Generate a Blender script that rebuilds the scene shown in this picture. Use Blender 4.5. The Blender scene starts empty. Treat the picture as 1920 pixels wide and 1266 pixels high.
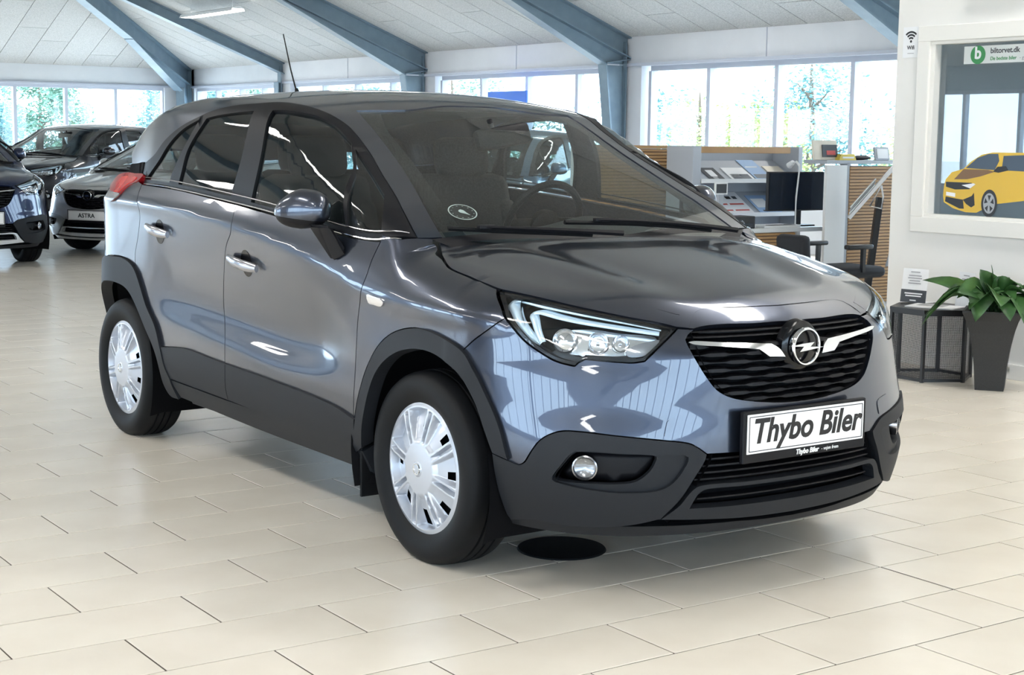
import bpy, bmesh, math, random
import numpy as np
from mathutils import Vector, Matrix, Euler, geometry
random.seed(7); rng = np.random.default_rng(7)
scene = bpy.context.scene
COL = scene.collection

# ---------------------------------------------------------------- camera
F_PX, CAM_H, CAM_YAW, CAM_PITCH, CAM_ROLL = 2911.2, 1.3765, .9676, .1270, .0126
def camera_axes(yaw, pitch, roll):
    f = np.array([math.cos(yaw)*math.cos(pitch), math.sin(yaw)*math.cos(pitch), -math.sin(pitch)])
    r = np.array([math.sin(yaw), -math.cos(yaw), 0.]); u = np.cross(r, f)
    return f, r*math.cos(roll) + u*math.sin(roll), -r*math.sin(roll) + u*math.cos(roll)
_f, _r, _u = camera_axes(CAM_YAW, CAM_PITCH, CAM_ROLL)
cam_data = bpy.data.cameras.new('camera'); cam = bpy.data.objects.new('camera', cam_data); COL.objects.link(cam)
cam.matrix_world = Matrix(((_r[0], _u[0], -_f[0], 0), (_r[1], _u[1], -_f[1], 0), (_r[2], _u[2], -_f[2], CAM_H), (0, 0, 0, 1)))
cam_data.sensor_width = 36; cam_data.lens = F_PX / 1920 * 36; cam_data.clip_end = 400
scene.camera = cam

# ---------------------------------------------------------------- daylight
world = bpy.data.worlds.new('world'); scene.world = world; world.use_nodes = True
_bg = world.node_tree.nodes['Background']
_bg.inputs['Color'].default_value = (.62, .81, 1.0, 1); _bg.inputs['Strength'].default_value = 2.4
sun_data = bpy.data.lights.new('sun', 'SUN'); sun_data.energy = 2.6; sun_data.angle = math.radians(1.5); sun_data.color = (1, .95, .88)
sun = bpy.data.objects.new('sun', sun_data); COL.objects.link(sun)
sun.rotation_euler = Vector((-.22, -.78, -.52)).to_track_quat('-Z', 'Y').to_euler()
scene.view_settings.view_transform = 'Standard'; scene.view_settings.look = 'None'
scene.view_settings.gamma = 1; scene.view_settings.use_curve_mapping = False
scene.view_settings.exposure = 2.3
scene.cycles.max_bounces = 10; scene.cycles.diffuse_bounces = 5; scene.cycles.glossy_bounces = 5
scene.cycles.transparent_max_bounces = 24; scene.cycles.transmission_bounces = 6
scene.cycles.use_denoising = True; scene.cycles.sample_clamp_indirect = 6
scene.cycles.caustics_reflective = False; scene.cycles.caustics_refractive = False

# the hall: x towards the window wall, y along it
HX0, HX1, HY0, HY1 = -9.0, 14.0, -12.0, 33.2       # inner faces of the outer walls
EAVE, SLOPE = 2.83, .385
WIN_T, WIN_B = 2.42, .55
RIDGE = .5 * (HX0 + HX1)
def portal(loc, rot, sx, sy):                       # tells the renderer where daylight comes in
    d = bpy.data.lights.new('daylight_portal', 'AREA'); d.shape = 'RECTANGLE'; d.size = sx; d.size_y = sy
    d.cycles.is_portal = True
    o = bpy.data.objects.new('daylight_portal', d); COL.objects.link(o); o.location = loc; o.rotation_euler = rot
zc_, zh_ = .5*(WIN_T + WIN_B), WIN_T - WIN_B
portal((HX1 + .2, .5*(HY0 + HY1), zc_), (0, math.pi/2, 0), zh_, HY1 - HY0)
portal((HX0 - .2, -2.5, zc_), (0, -math.pi/2, 0), zh_, 19)
portal((.5*(HX0 + HX1), HY1 + .2, zc_), (-math.pi/2, 0, 0), HX1 - HX0, zh_)
portal((.5*(HX0 + HX1), HY0 - .2, zc_), (math.pi/2, 0, 0), HX1 - HX0, zh_)

# ---------------------------------------------------------------- materials
MATS = {}
def mat(name, color=(.5, .5, .5), rough=.5, metal=0., coat=0., coat_rough=.03, spec=.5, emit=None, emit_s=0., noise=None, bump=None, alpha=None, rnd=0.):
    m = bpy.data.materials.new(name); m.use_nodes = True
    nt = m.node_tree; b = nt.nodes['Principled BSDF']
    b.inputs['Base Color'].default_value = (*color, 1); b.inputs['Roughness'].default_value = rough
    b.inputs['Metallic'].default_value = metal; b.inputs['Coat Weight'].default_value = coat
    b.inputs['Coat Roughness'].default_value = coat_rough; b.inputs['Specular IOR Level'].default_value = spec
    if emit: b.inputs['Emission Color'].default_value = (*emit, 1); b.inputs['Emission Strength'].default_value = emit_s
    src = None
    if noise:                                     # (scale, colour2, low, high, detail)
        tc = nt.nodes.new('ShaderNodeTexCoord'); n = nt.nodes.new('ShaderNodeTexNoise'); r = nt.nodes.new('ShaderNodeValToRGB')
        n.inputs['Scale'].default_value = noise[0]; n.inputs['Detail'].default_value = noise[4] if len(noise) > 4 else 4
        r.color_ramp.elements[0].position = noise[2]; r.color_ramp.elements[1].position = noise[3]
        r.color_ramp.elements[0].color = (*color, 1); r.color_ramp.elements[1].color = (*noise[1], 1)
        nt.links.new(tc.outputs['Object'], n.inputs['Vector']); nt.links.new(n.outputs['Fac'], r.inputs['Fac'])
        nt.links.new(r.outputs['Color'], b.inputs['Base Color']); src = r.outputs['Color']
    if rnd:                                       # every piece a slightly different shade
        oi = nt.nodes.new('ShaderNodeObjectInfo'); mr = nt.nodes.new('ShaderNodeMapRange'); hs = nt.nodes.new('ShaderNodeHueSaturation')
        mr.inputs['To Min'].default_value = 1 - rnd; mr.inputs['To Max'].default_value = 1 + rnd
        nt.links.new(oi.outputs['Random'], mr.inputs['Value']); nt.links.new(mr.outputs['Result'], hs.inputs['Value'])
        if src: nt.links.new(src, hs.inputs['Color'])
        else: hs.inputs['Color'].default_value = (*color, 1)
        nt.links.new(hs.outputs['Color'], b.inputs['Base Color'])
    if bump:                                      # (scale, strength, distance)
        tc = nt.nodes.new('ShaderNodeTexCoord'); n = nt.nodes.new('ShaderNodeTexNoise'); bp = nt.nodes.new('ShaderNodeBump')
        n.inputs['Scale'].default_value = bump[0]; n.inputs['Detail'].default_value = 6
        bp.inputs['Strength'].default_value = bump[1]; bp.inputs['Distance'].default_value = bump[2]
        nt.links.new(tc.outputs['Object'], n.inputs['Vector']); nt.links.new(n.outputs['Fac'], bp.inputs['Height']); nt.links.new(bp.outputs['Normal'], b.inputs['Normal'])
    MATS[name] = m
    return m
def glass(name, tint=(.9, .95, .95), refl=1., rough=0.):
    """thin pane: tinted straight-through light plus a mirror part that grows towards grazing angles, alike from both sides"""
    m = bpy.data.materials.new(name); m.use_nodes = True; nt = m.node_tree; nt.nodes.clear()
    out = nt.nodes.new('ShaderNodeOutputMaterial'); mix = nt.nodes.new('ShaderNodeMixShader')
    t = nt.nodes.new('ShaderNodeBsdfTransparent'); g = nt.nodes.new('ShaderNodeBsdfGlossy'); ge = nt.nodes.new('ShaderNodeNewGeometry')
    dot = nt.nodes.new('ShaderNodeVectorMath'); dot.operation = 'DOT_PRODUCT'
    nt.links.new(ge.outputs['Normal'], dot.inputs[0]); nt.links.new(ge.outputs['Incoming'], dot.inputs[1]); last = dot.outputs['Value']
    for op, v in (('ABSOLUTE', None), ('SUBTRACT', 'first'), ('POWER', 5.), ('MULTIPLY', .92), ('ADD', .055), ('MULTIPLY', refl)):
        n = nt.nodes.new('ShaderNodeMath'); n.operation = op; n.use_clamp = op != 'ABSOLUTE'
        if v == 'first': n.inputs[0].default_value = 1.; nt.links.new(last, n.inputs[1])
        else:
            nt.links.new(last, n.inputs[0])
            if v is not None: n.inputs[1].default_value = v
        last = n.outputs[0]
    t.inputs['Color'].default_value = (*tint, 1); g.inputs['Roughness'].default_value = rough
    nt.links.new(last, mix.inputs[0]); nt.links.new(t.outputs[0], mix.inputs[1]); nt.links.new(g.outputs[0], mix.inputs[2])
    nt.links.new(mix.outputs[0], out.inputs[0]); MATS[name] = m
    return m
def mesh_mat(name, color, scale, hole):            # expanded-metal mesh: round holes punched through the sheet
    m = mat(name, color, .45, .3); nt = m.node_tree; b = nt.nodes['Principled BSDF']
    tc = nt.nodes.new('ShaderNodeTexCoord'); mp = nt.nodes.new('ShaderNodeMapping'); v = nt.nodes.new('ShaderNodeTexVoronoi'); lt = nt.nodes.new('ShaderNodeMath')
    mp.inputs['Scale'].default_value = (scale,)*3; v.inputs['Randomness'].default_value = 0.; v.inputs['Scale'].default_value = 1
    lt.operation = 'GREATER_THAN'; lt.inputs[1].default_value = hole
    nt.links.new(tc.outputs['UV'], mp.inputs['Vector']); nt.links.new(mp.outputs['Vector'], v.inputs['Vector']); nt.links.new(v.outputs['Distance'], lt.inputs[0]); nt.links.new(lt.outputs[0], b.inputs['Alpha'])
    return m

# ---------------------------------------------------------------- object helpers
def tag(o, label=None, cat=None, group=None, kind=None):
    if label: o['label'] = label
    if cat: o['category'] = cat
    if group: o['group'] = group
    if kind: o['kind'] = kind
    return o
def link(name, data, parent=None, m=None):
    o = bpy.data.objects.new(name, data); COL.objects.link(o)
    if parent is not None: o.parent = parent
    if m is not None:
        data.materials.append(MATS[m] if isinstance(m, str) else m)
    return o
def empty(name, loc=(0, 0, 0), rz=0.):
    o = bpy.data.objects.new(name, None); COL.objects.link(o); o.location = loc; o.rotation_euler = (0, 0, rz); o.empty_display_size = .1
    return o
def mesh_from(name, verts, faces, smooth=False):
    me = bpy.data.meshes.new(name); me.from_pydata([tuple(map(float, v)) for v in verts], [], [tuple(map(int, f)) for f in faces])
    if smooth: me.polygons.foreach_set('use_smooth', [True] * len(me.polygons))
    me.update(); return me
class MB:
    """collects simple solids into one mesh"""
    def __init__(s): s.bm = bmesh.new()
    def box(s, c, d, rot=None, bev=0.):
        M = Matrix.Translation(c) @ (Euler(rot).to_matrix().to_4x4() if rot is not None else Matrix.Identity(4)) @ Matrix.Diagonal((*d, 1))
        r = bmesh.ops.create_cube(s.bm, size=1, matrix=M)
        if bev > 0:
            vs = set(r['verts']); es = [e for e in s.bm.edges if e.verts[0] in vs and e.verts[1] in vs]
            bmesh.ops.bevel(s.bm, geom=es, offset=bev, segments=2, affect='EDGES', profile=.5)
        return s
    def bar(s, a, b, w, h=None, bev=0.):
        a, b = Vector(a), Vector(b); d = b - a; q = d.to_track_quat('Z', 'Y')
        return s.box((a + b) / 2, (w, h or w, d.length), q.to_euler(), bev)
    def cyl(s, a, b, r, r2=None, seg=16, cap=True):
        a, b = Vector(a), Vector(b); d = b - a
        M = Matrix.Translation((a + b) / 2) @ d.to_track_quat('Z', 'Y').to_matrix().to_4x4()
        bmesh.ops.create_cone(s.bm, cap_ends=cap, segments=seg, radius1=r, radius2=r if r2 is None else r2, depth=d.length, matrix=M); return s
    def ball(s, c, r, seg=16, sc=(1, 1, 1), rot=None):
        M = Matrix.Translation(c) @ (Euler(rot).to_matrix().to_4x4() if rot is not None else Matrix.Identity(4)) @ Matrix.Diagonal((*sc, 1))
        bmesh.ops.create_uvsphere(s.bm, u_segments=seg, v_segments=max(6, seg//2), radius=r, matrix=M); return s
    def tube(s, pts, r, seg=8, closed=False):
        pts = [Vector(p) for p in pts]; n = len(pts); rings = []
        for i, p in enumerate(pts):
            t = (pts[(i+1) % n] - pts[i-1]) if closed else (pts[min(i+1, n-1)] - pts[max(i-1, 0)])
            q = t.to_track_quat('Z', 'Y'); rr = r[i] if hasattr(r, '__len__') else r
            rings.append([s.bm.verts.new(p + q @ Vector((rr*math.cos(2*math.pi*k/seg), rr*math.sin(2*math.pi*k/seg), 0))) for k in range(seg)])
        for i in range(n if closed else n-1):
            a, b = rings[i], rings[(i+1) % n]
            for k in range(seg): s.bm.faces.new((a[k], a[(k+1) % seg], b[(k+1) % seg], b[k]))
        if not closed: s.bm.faces.new(rings[0][::-1]); s.bm.faces.new(rings[-1])
        return s
    def poly(s, pts, thick, axis):               # flat outline given a thickness along axis
        ax = Vector(axis) * thick
        a = [s.bm.verts.new(Vector(p)) for p in pts]; b = [s.bm.verts.new(Vector(p) + ax) for p in pts]; n = len(a)
        s.bm.faces.new(a[::-1]); s.bm.faces.new(b)
        for i in range(n): s.bm.faces.new((a[i], a[(i+1) % n], b[(i+1) % n], b[i]))
        return s
    def quad(s, *pts):
        s.bm.faces.new([s.bm.verts.new(Vector(p)) for p in pts]); return s
    def mesh(s, name, smooth=False, angle=None):
        bmesh.ops.recalc_face_normals(s.bm, faces=s.bm.faces)
        me = bpy.data.meshes.new(name); s.bm.to_mesh(me); s.bm.free()
        if smooth: me.polygons.foreach_set('use_smooth', [True] * len(me.polygons))
        if smooth and angle: me.set_sharp_from_angle(angle=math.radians(angle))
        return me
    def build(s, name, m, parent=None, smooth=False, angle=40):
        return link(name, s.mesh(name, smooth, angle), parent, m)
def text(name, body, size, m, parent, M, shear=0., bold=0., align='CENTER', depth=.0006, sx=1.):
    c = bpy.data.curves.new(name, 'FONT'); c.body = body; c.size = size; c.shear = shear; c.offset = bold; c.extrude = depth
    c.align_x = align; c.align_y = 'CENTER'; c.resolution_u = 4
    o = bpy.data.objects.new(name, c); COL.objects.link(o); bpy.context.view_layer.update()
    me = bpy.data.meshes.new_from_object(o.evaluated_get(bpy.context.evaluated_depsgraph_get())); bpy.data.objects.remove(o)
    me.materials.clear(); me.transform(M @ Matrix.Diagonal((sx, 1, 1, 1)))
    return link(name, me, parent, m)
def lathe(prof, seg=48, axis='y', name='lathe', smooth=True, angle=35):
    """prof: list of (radius, offset along axis)"""
    v, f = [], []
    n = len(prof)
    for k in range(seg):
        a = 2*math.pi*k/seg
        for r, o in prof:
            x, z = r*math.cos(a), r*math.sin(a)
            v.append((x, o, z) if axis == 'y' else (x, z, o))
    for k in range(seg):
        for i in range(n-1):
            f.append((k*n+i, k*n+i+1, ((k+1) % seg)*n+i+1, ((k+1) % seg)*n+i))
    me = mesh_from(name, v, f, smooth)
    bm = bmesh.new(); bm.from_mesh(me); bmesh.ops.remove_doubles(bm, verts=bm.verts, dist=1e-6); bmesh.ops.recalc_face_normals(bm, faces=bm.faces); bm.to_mesh(me); bm.free()
    if smooth: me.polygons.foreach_set('use_smooth', [True]*len(me.polygons)); me.set_sharp_from_angle(angle=math.radians(angle))
    return me

# ---------------------------------------------------------------- the hall
mat('floor_tile', (.76, .705, .615), .25, 0, spec=.6, noise=(3.0, (.82, .77, .68), .35, .7, 5), rnd=.03)
mat('grout', (.10, .082, .068), .9)
mat('wall_white', (.60, .62, .66), .6, noise=(2.2, (.64, .66, .70), .4, .7))
mat('wall_grey', (.22, .25, .29), .6, noise=(2.2, (.25, .28, .32), .4, .7)); mat('office_white', (.80, .79, .765), .6, noise=(1.5, (.84, .83, .81), .4, .7))
mat('window_backlit', (.44, .47, .55), .4)  # white frames, greyed so their backlit shade is in the colour
mat('steel_blue', (.13, .185, .235), .38, .1, noise=(6, (.155, .215, .265), .4, .7))
mat('ceiling_slab', (.36, .36, .36), .95, noise=(55, (.50, .50, .50), .35, .65, 8), bump=(90, .5, .006), rnd=.05)
mat('ceiling_void', (.05, .05, .05), .9)
mat('paving', (.50, .50, .47), .9, noise=(3, (.58, .58, .55), .35, .7))
mat('bark', (.12, .085, .06), .9)
mat('enamel', (.85, .86, .87), .3)
mat('tube', (.9, .9, .9), .4, emit=(1, .965, .91), emit_s=8.0); mat('tube_wide', (.9, .9, .9), .4, emit=(1, .965, .91), emit_s=4.0)
glass('window_pane', (.97, .985, .99), .8); glass('office_pane', (.66, .70, .72), 2.2)

# floor: 30 x 60 cm tiles in half bond, an expansion seam runs along x = 3.81
floor = MB().box((2.5, 10.6, -.053), (23.6, 45.8, .1)).build('floor', 'grout'); tag(floor, 'cream rectangular floor tiles laid in half bond', kind='structure')
TL, TW, JT, SEAM = .5943, .30135, .0058, 3.8146
def row_joint(r): return 2.2803 + .0092*r - (.2965 if r % 2 else 0.)
def cut_tiles(y0, r):
    out = []
    u = row_joint(r); k0 = math.floor((HX0 - u)/TL)
    x = u + k0*TL
    while x < SEAM:
        a, b = max(x, HX0), min(x + TL, SEAM)
        if b - a > .02: out.append((a, b))
        x += TL
    u = 4.1015 + (10 - r)*.2829; x = u - math.ceil((u - SEAM)/TL)*TL
    while x < HX1:
        a, b = max(x, SEAM), min(x + TL, HX1)
        if b - a > .02: out.append((a, b))
        x += TL
    return out
cam_p = np.array([0, 0, CAM_H])
def px(p):
    d = np.asarray(p, float) - cam_p; z = d @ _f
    return (960 + F_PX*(d @ _r)/z, 633 - F_PX*(d @ _u)/z) if z > .3 else (-9e3, -9e3)
tiles = []
for r in range(-88, 62):
    y1 = 6.7083 - r*TW; y0 = y1 - TW
    if y0 > HY1 or y1 < HY0: continue
    for a, b in cut_tiles(y0, r):
        c = (.5*(a+b), .5*(y0+y1), 0); u, v = px(c)
        seen = -60 < u < 1980 and -40 < v < 1330
        tiles.append((np.linalg.norm(np.array(c) - cam_p) if seen else 1e3 + abs(c[1]), a, b, y0, y1))
tiles.sort()
TH = .003
tile_mesh = {}
for d, a, b, y0, y1 in tiles[:300]:
    key = round(b - a, 3)
    if key not in tile_mesh:
        w, h = key - JT, TW - JT
        mb = MB().box((0, 0, 0), (w, h, TH), None, .0012); me = mb.mesh('tile'); me.materials.append(MATS['floor_tile']); tile_mesh[key] = me
    o = bpy.data.objects.new('tile', tile_mesh[key]); COL.objects.link(o); o.parent = floor; o.location = (.5*(a+b), .5*(y0+y1), -TH/2)
V, Fc = [], []
for d, a, b, y0, y1 in tiles[300:]:
    n = len(V); j = JT/2
    V += [(a+j, y0+j, 0), (b-j, y0+j, 0), (b-j, y1-j, 0), (a+j, y1-j, 0), (a+j, y0+j, -TH), (b-j, y0+j, -TH), (b-j, y1-j, -TH), (a+j, y1-j, -TH)]
    Fc += [(n, n+1, n+2, n+3), (n, n+4, n+5, n+1), (n+1, n+5, n+6, n+2), (n+2, n+6, n+7, n+3), (n+3, n+7, n+4, n)]
o = link('far_tile', mesh_from('far_tile', V, Fc), floor, 'floor_tile'); o['kind'] = 'stuff'

# walls with their window bands
def wall(name, pieces, m='wall_white'):
    mb = MB()
    for c, d in pieces: mb.box(c, d)
    return tag(mb.build(name, m), kind='structure')
LY = HY1 - HY0; LX = HX1 - HX0; cy, cx_ = .5*(HY0 + HY1), .5*(HX0 + HX1)
wall('wall_right', [((HX1 + .15, cy, WIN_B/2), (.3, LY + .6, WIN_B)), ((HX1 + .15, cy, .5*(WIN_T + EAVE + .25)), (.3, LY + .6, EAVE + .25 - WIN_T)), ((HX1 + .15, HY1 - .1, 1.5), (.3, .3, 3))])
wall('wall_left', [((HX0 - .15, cy, WIN_B/2), (.3, LY + .6, WIN_B)), ((HX0 - .15, cy, .5*(WIN_T + EAVE + .25)), (.3, LY + .6, EAVE + .25 - WIN_T)), ((HX0 - .15, 9.37, 1.5), (.3, 5.9, 3)), ((HX0 - .15, 28.15, 1.5), (.3, 10.9, 3)), ((HX0 - .15, 17.45, 1.5), (.3, .8, 3))], 'wall_grey')
wall('wall_back', [((cx_, HY1 + .15, WIN_B/2), (LX, .3, WIN_B)), ((cx_, HY1 + .15, .5*(WIN_T + EAVE + .25)), (LX, .3, EAVE + .25 - WIN_T))])
wall('wall_front', [((cx_, HY0 - .15, WIN_B/2), (LX, .3, WIN_B)), ((cx_, HY0 - .15, .5*(WIN_T + EAVE + .25)), (LX, .3, EAVE + .25 - WIN_T))])
WN = [0]
def window_band(axis, pos, edges, out):
    """edges: positions of jambs and mullions along the wall"""
    WN[0] += 1
    w = tag(empty('window_%d' % WN[0]), kind='structure')
    zc, zh = .5*(WIN_T + WIN_B), WIN_T - WIN_B
    P = lambda s, d, z: (pos + out*d, s, z) if axis == 'y' else (s, pos + out*d, z)
    D = lambda s, d, z: (d, s, z) if axis == 'y' else (s, d, z)
    fr = MB()
    L0, L1 = edges[0], edges[-1]
    for z in (WIN_T - .035, WIN_B + .035): fr.box(P(.5*(L0+L1), .12, z), D(L1 - L0, .10, .07))
    fr.build('window_frame', 'window_backlit', w)
    for k, e in enumerate(edges):
        wd = .07 if 0 < k < len(edges) - 1 else .06
        MB().box(P(e, .12, zc), D(wd, .12, zh - .14)).build('mullion', 'window_backlit', w)
    for a, b in zip(edges[:-1], edges[1:]):
        MB().box(P(.5*(a+b), .12, zc), D(b - a - .07, .008, zh - .14)).build('pane', 'window_pane', w)
    return w
COLS = [12.0, 17.53, 23.05, 28.52]
for y in [-10.1, -4.6, .9, 6.45] + COLS:
    last = 33.0 if y > 28 else y + 5.52
    e = [y + .33, y + 1.27, y + 2.57, y + 3.86, y + 5.08] if y < 28 else [28.8, 29.58, 30.67, 31.9, 32.95]
    window_band('y', HX1, e, 1)
    tag(MB().box((HX1 + .10, y, .5*(WIN_T + WIN_B)), (.2, .66, WIN_T - WIN_B)).build('wall_pier', 'wall_white'), kind='structure')
    if y < 2 or 11 < y < 20: window_band('y', HX0, e, -1)
for k in range(4):
    x0 = 13.40 - 5.55*k; window_band('x', HY1, [x0 - 1.1*i for i in range(5, -1, -1)], 1); window_band('x', HY0, [x0 - 1.1*i for i in range(5, -1, -1)], -1)
tag(MB().box((13.7, HY1 + .10, 1.5), (.6, .2, 3)).build('wall_pier', 'wall_white'), kind='structure')
# joints of the white fascia boards over the windows
for y in (14.7, 20.3, 25.8): tag(MB().box((HX1 - .004, y, 2.63), (.01, .012, .40)).build('trim_1', 'window_backlit'), kind='structure')
tag(MB().box((HX1 - .02, cy, WIN_T + .02), (.06, LY, .04)).build('trim_2', 'window_backlit'), kind='structure')
tag(MB().box((cx_, HY1 - .02, WIN_T + .02), (LX, .06, .04)).build('trim_3', 'window_backlit'), kind='structure')

# ceiling: hipped, lined with wood-wool slabs
RZ = EAVE + SLOPE*(HX1 - RIDGE); hw = HX1 - RIDGE
Vc = [(HX0, HY0, EAVE), (HX1, HY0, EAVE), (HX1, HY1, EAVE), (HX0, HY1, EAVE), (RIDGE, HY0, RZ), (RIDGE, HY1 - hw, RZ)]
Vc = [(x, y, z + .06) for x, y, z in Vc]
ceil_ = link('ceiling', mesh_from('ceiling', Vc, [(1, 4, 5, 2), (0, 3, 5, 4), (3, 2, 5), (0, 4, 1)]), None, 'ceiling_slab'); tag(ceil_, kind='structure')
sl = math.atan(SLOPE); cs = math.cos(sl)
def clip(poly, fn):
    out = []
    for i in range(len(poly)):
        a, b = poly[i], poly[(i+1) % len(poly)]; fa, fb = fn(a), fn(b)
        if fa >= 0: out.append(a)
        if fa*fb < 0: t = fa/(fa - fb); out.append((a[0] + t*(b[0]-a[0]), a[1] + t*(b[1]-a[1])))
    return out
def slab(poly, zf):
    n = len(poly)
    if n < 3: return
    V = [(x, y, zf(x, y)) for x, y in poly] + [(x, y, zf(x, y) + .03) for x, y in poly]
    f = [tuple(range(n))[::-1], tuple(range(n, 2*n))] + [(i, (i+1) % n, n + (i+1) % n, n + i) for i in range(n)]
    link('ceiling_slab', mesh_from('ceiling_slab', V, f), ceil_, 'ceiling_slab')
g_ = .006
sw_ = .62; sl_ = 2.4*cs
zr = lambda x, y: EAVE + SLOPE*(HX1 - x); zb_ = lambda x, y: EAVE + SLOPE*(HY1 - y)
k = 0; y = HY1
while y > 9.0:
    st = [0, .5, .25, .75][k % 4]*sl_; x1 = HX1 + st
    while x1 > 7.2:
        a, b = max(x1 - sl_, 6.2), min(x1, HX1)
        if b > a: slab(clip([(a+g_, y-sw_+g_), (b-g_, y-sw_+g_), (b-g_, y-g_), (a+g_, y-g_)], lambda p: (HY1 - p[1]) - (HX1 - p[0]) - .01), zr)
        x1 -= sl_
    y -= sw_; k += 1
k = 0; x = HX1
while x > 5.5:
    st = [0, .5, .25, .75][k % 4]*sl_; y1 = HY1 + st
    while y1 > HY1 - 7.5:
        a, b = max(y1 - sl_, HY1 - 8), min(y1, HY1)
        if b > a: slab(clip([(x-sw_+g_, a+g_), (x-g_, a+g_), (x-g_, b-g_), (x-sw_+g_, b-g_)], lambda p: (HX1 - p[0]) - (HY1 - p[1]) - .01), zb_)
        y1 -= sl_
    x -= sw_; k += 1

# steel portal frames
def plate(mb, poly, w, ax):
    """web or flange: outline in the frame plane given thickness w along ax (centred)"""
    n = Vector(ax); pts = [Vector(p) - n*w/2 for p in poly]; mb.poly(pts, w, n)
def strip_plate(a, b, w, t, nax, name, parent, m='steel_blue'):
    """flat bar from a to b, w wide along nax, t thick"""
    a, b = Vector(a), Vector(b); n = Vector(nax)*w/2; up = (b - a).cross(Vector(nax)).normalized()*t/2
    V = [a-n-up, a+n-up, b+n-up, b-n-up, a-n+up, a+n+up, b+n+up, b-n+up]
    return link(name, mesh_from(name, V, [(0, 3, 2, 1), (4, 5, 6, 7), (0, 1, 5, 4), (1, 2, 6, 5), (2, 3, 7, 6), (3, 0, 4, 7)]), parent, m)
def portal_frame(y, haunch, name='portal_frame'):
    fr = tag(empty(name), kind='structure')
    top = lambda x: EAVE + SLOPE*(HX1 - x) - .012
    d0 = .28 if haunch else .20; Y = (0, 1, 0)
    P = lambda x, z: Vector((x, y, z))
    mb = MB(); plate(mb, [P(14.06, top(14.06) - .01), P(RIDGE, top(RIDGE) - .01), P(RIDGE, top(RIDGE) - d0 + .01), P(14.06, top(14.06) - d0 + .01)], .012, Y); mb.build('rafter_web', 'steel_blue', fr)
    for dz in (.0, d0): strip_plate(P(14.07, top(14.07) - dz), P(RIDGE, top(RIDGE) - dz), .19, .018, Y, 'rafter_flange', fr)
    if haunch:
        mb = MB(); plate(mb, [P(14.06, top(14.06) - d0 - .01), P(11.0, top(11.0) - d0 - .012), P(13.57, 2.45), P(14.06, 2.45)], .012, Y); mb.build('haunch_web', 'steel_blue', fr)
        strip_plate(P(10.95, top(10.95) - d0 - .012), P(13.56, 2.44), .19, .018, Y, 'haunch_flange', fr)
        strip_plate(P(13.58, 2.455), P(14.0, top(14.0) - d0 - .02), .17, .014, Y, 'stiffener', fr)
    xi = 13.56 if haunch else 13.86
    mb = MB(); plate(mb, [P(xi + .01, 2.43), P(14.05, 2.43), P(14.05, 0), P(13.85, 0)], .012, Y); mb.build('column_web', 'steel_blue', fr)
    strip_plate(P(xi, 2.45), P(13.84, 0), .19, .018, Y, 'column_flange', fr); strip_plate(P(14.07, 2.78), P(14.07, 0), .19, .018, Y, 'column_flange', fr)
    strip_plate(P(13.93, 2.76), P(13.93, 0), .15, .014, Y, 'stiffener', fr)
    m2 = lambda p: Vector((2*RIDGE - p[0], p[1], p[2]))      # the other half of the frame, beyond the ridge
    strip_plate(m2(P(14.07, top(14.07) - d0/2)), m2(P(RIDGE, top(RIDGE) - d0/2)), .16, d0, Y, 'rafter', fr); strip_plate(m2(P(14.0, 2.78)), m2(P(14.0, 0)), .19, .25, Y, 'column', fr)
for y in (.95, 6.5, 12.0, 17.53, 23.05): portal_frame(y, True)
portal_frame(28.52, False)
hip = tag(empty('hip_rafter'), kind='structure')
dq = Vector((-1, -1, SLOPE)); c0 = Vector((13.95, 33.15, EAVE))
A = lambda t, dz=0.: Vector((13.95 - t, 33.15 - t, EAVE + SLOPE*t - .02 - dz)); nax = Vector((1, -1, 0)).normalized()
mb = MB(); plate(mb, [A(0), A(11), A(11, .34), A(0, .34)], .02, nax); mb.build('rafter_web', 'steel_blue', hip)
flange = lambda a, b, name: strip_plate(a, b, .2, .018, nax, name, hip)
flange(A(0, .0), A(11, .0), 'rafter_flange'); flange(A(0, .34), A(11, .34), 'rafter_flange')
mb = MB(); plate(mb, [A(.05, .34), A(2.2, .34), A(.42, .62), A(.05, .62)], .02, nax); mb.build('haunch_web', 'steel_blue', hip); flange(A(.42, .62), A(2.2, .35), 'haunch_flange')
mb = MB(); plate(mb, [Vector((13.9, 33.1, 2.5)), Vector((13.6, 32.8, 2.4)), Vector((13.75, 32.95, 0)), Vector((13.9, 33.1, 0))], .02, nax); mb.build('column_web', 'steel_blue', hip)
flange(Vector((13.6, 32.8, 2.42)), Vector((13.75, 32.95, 0)), 'column_flange'); flange(Vector((13.9, 33.1, 2.8)), Vector((13.9, 33.1, 0)), 'column_flange')

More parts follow.
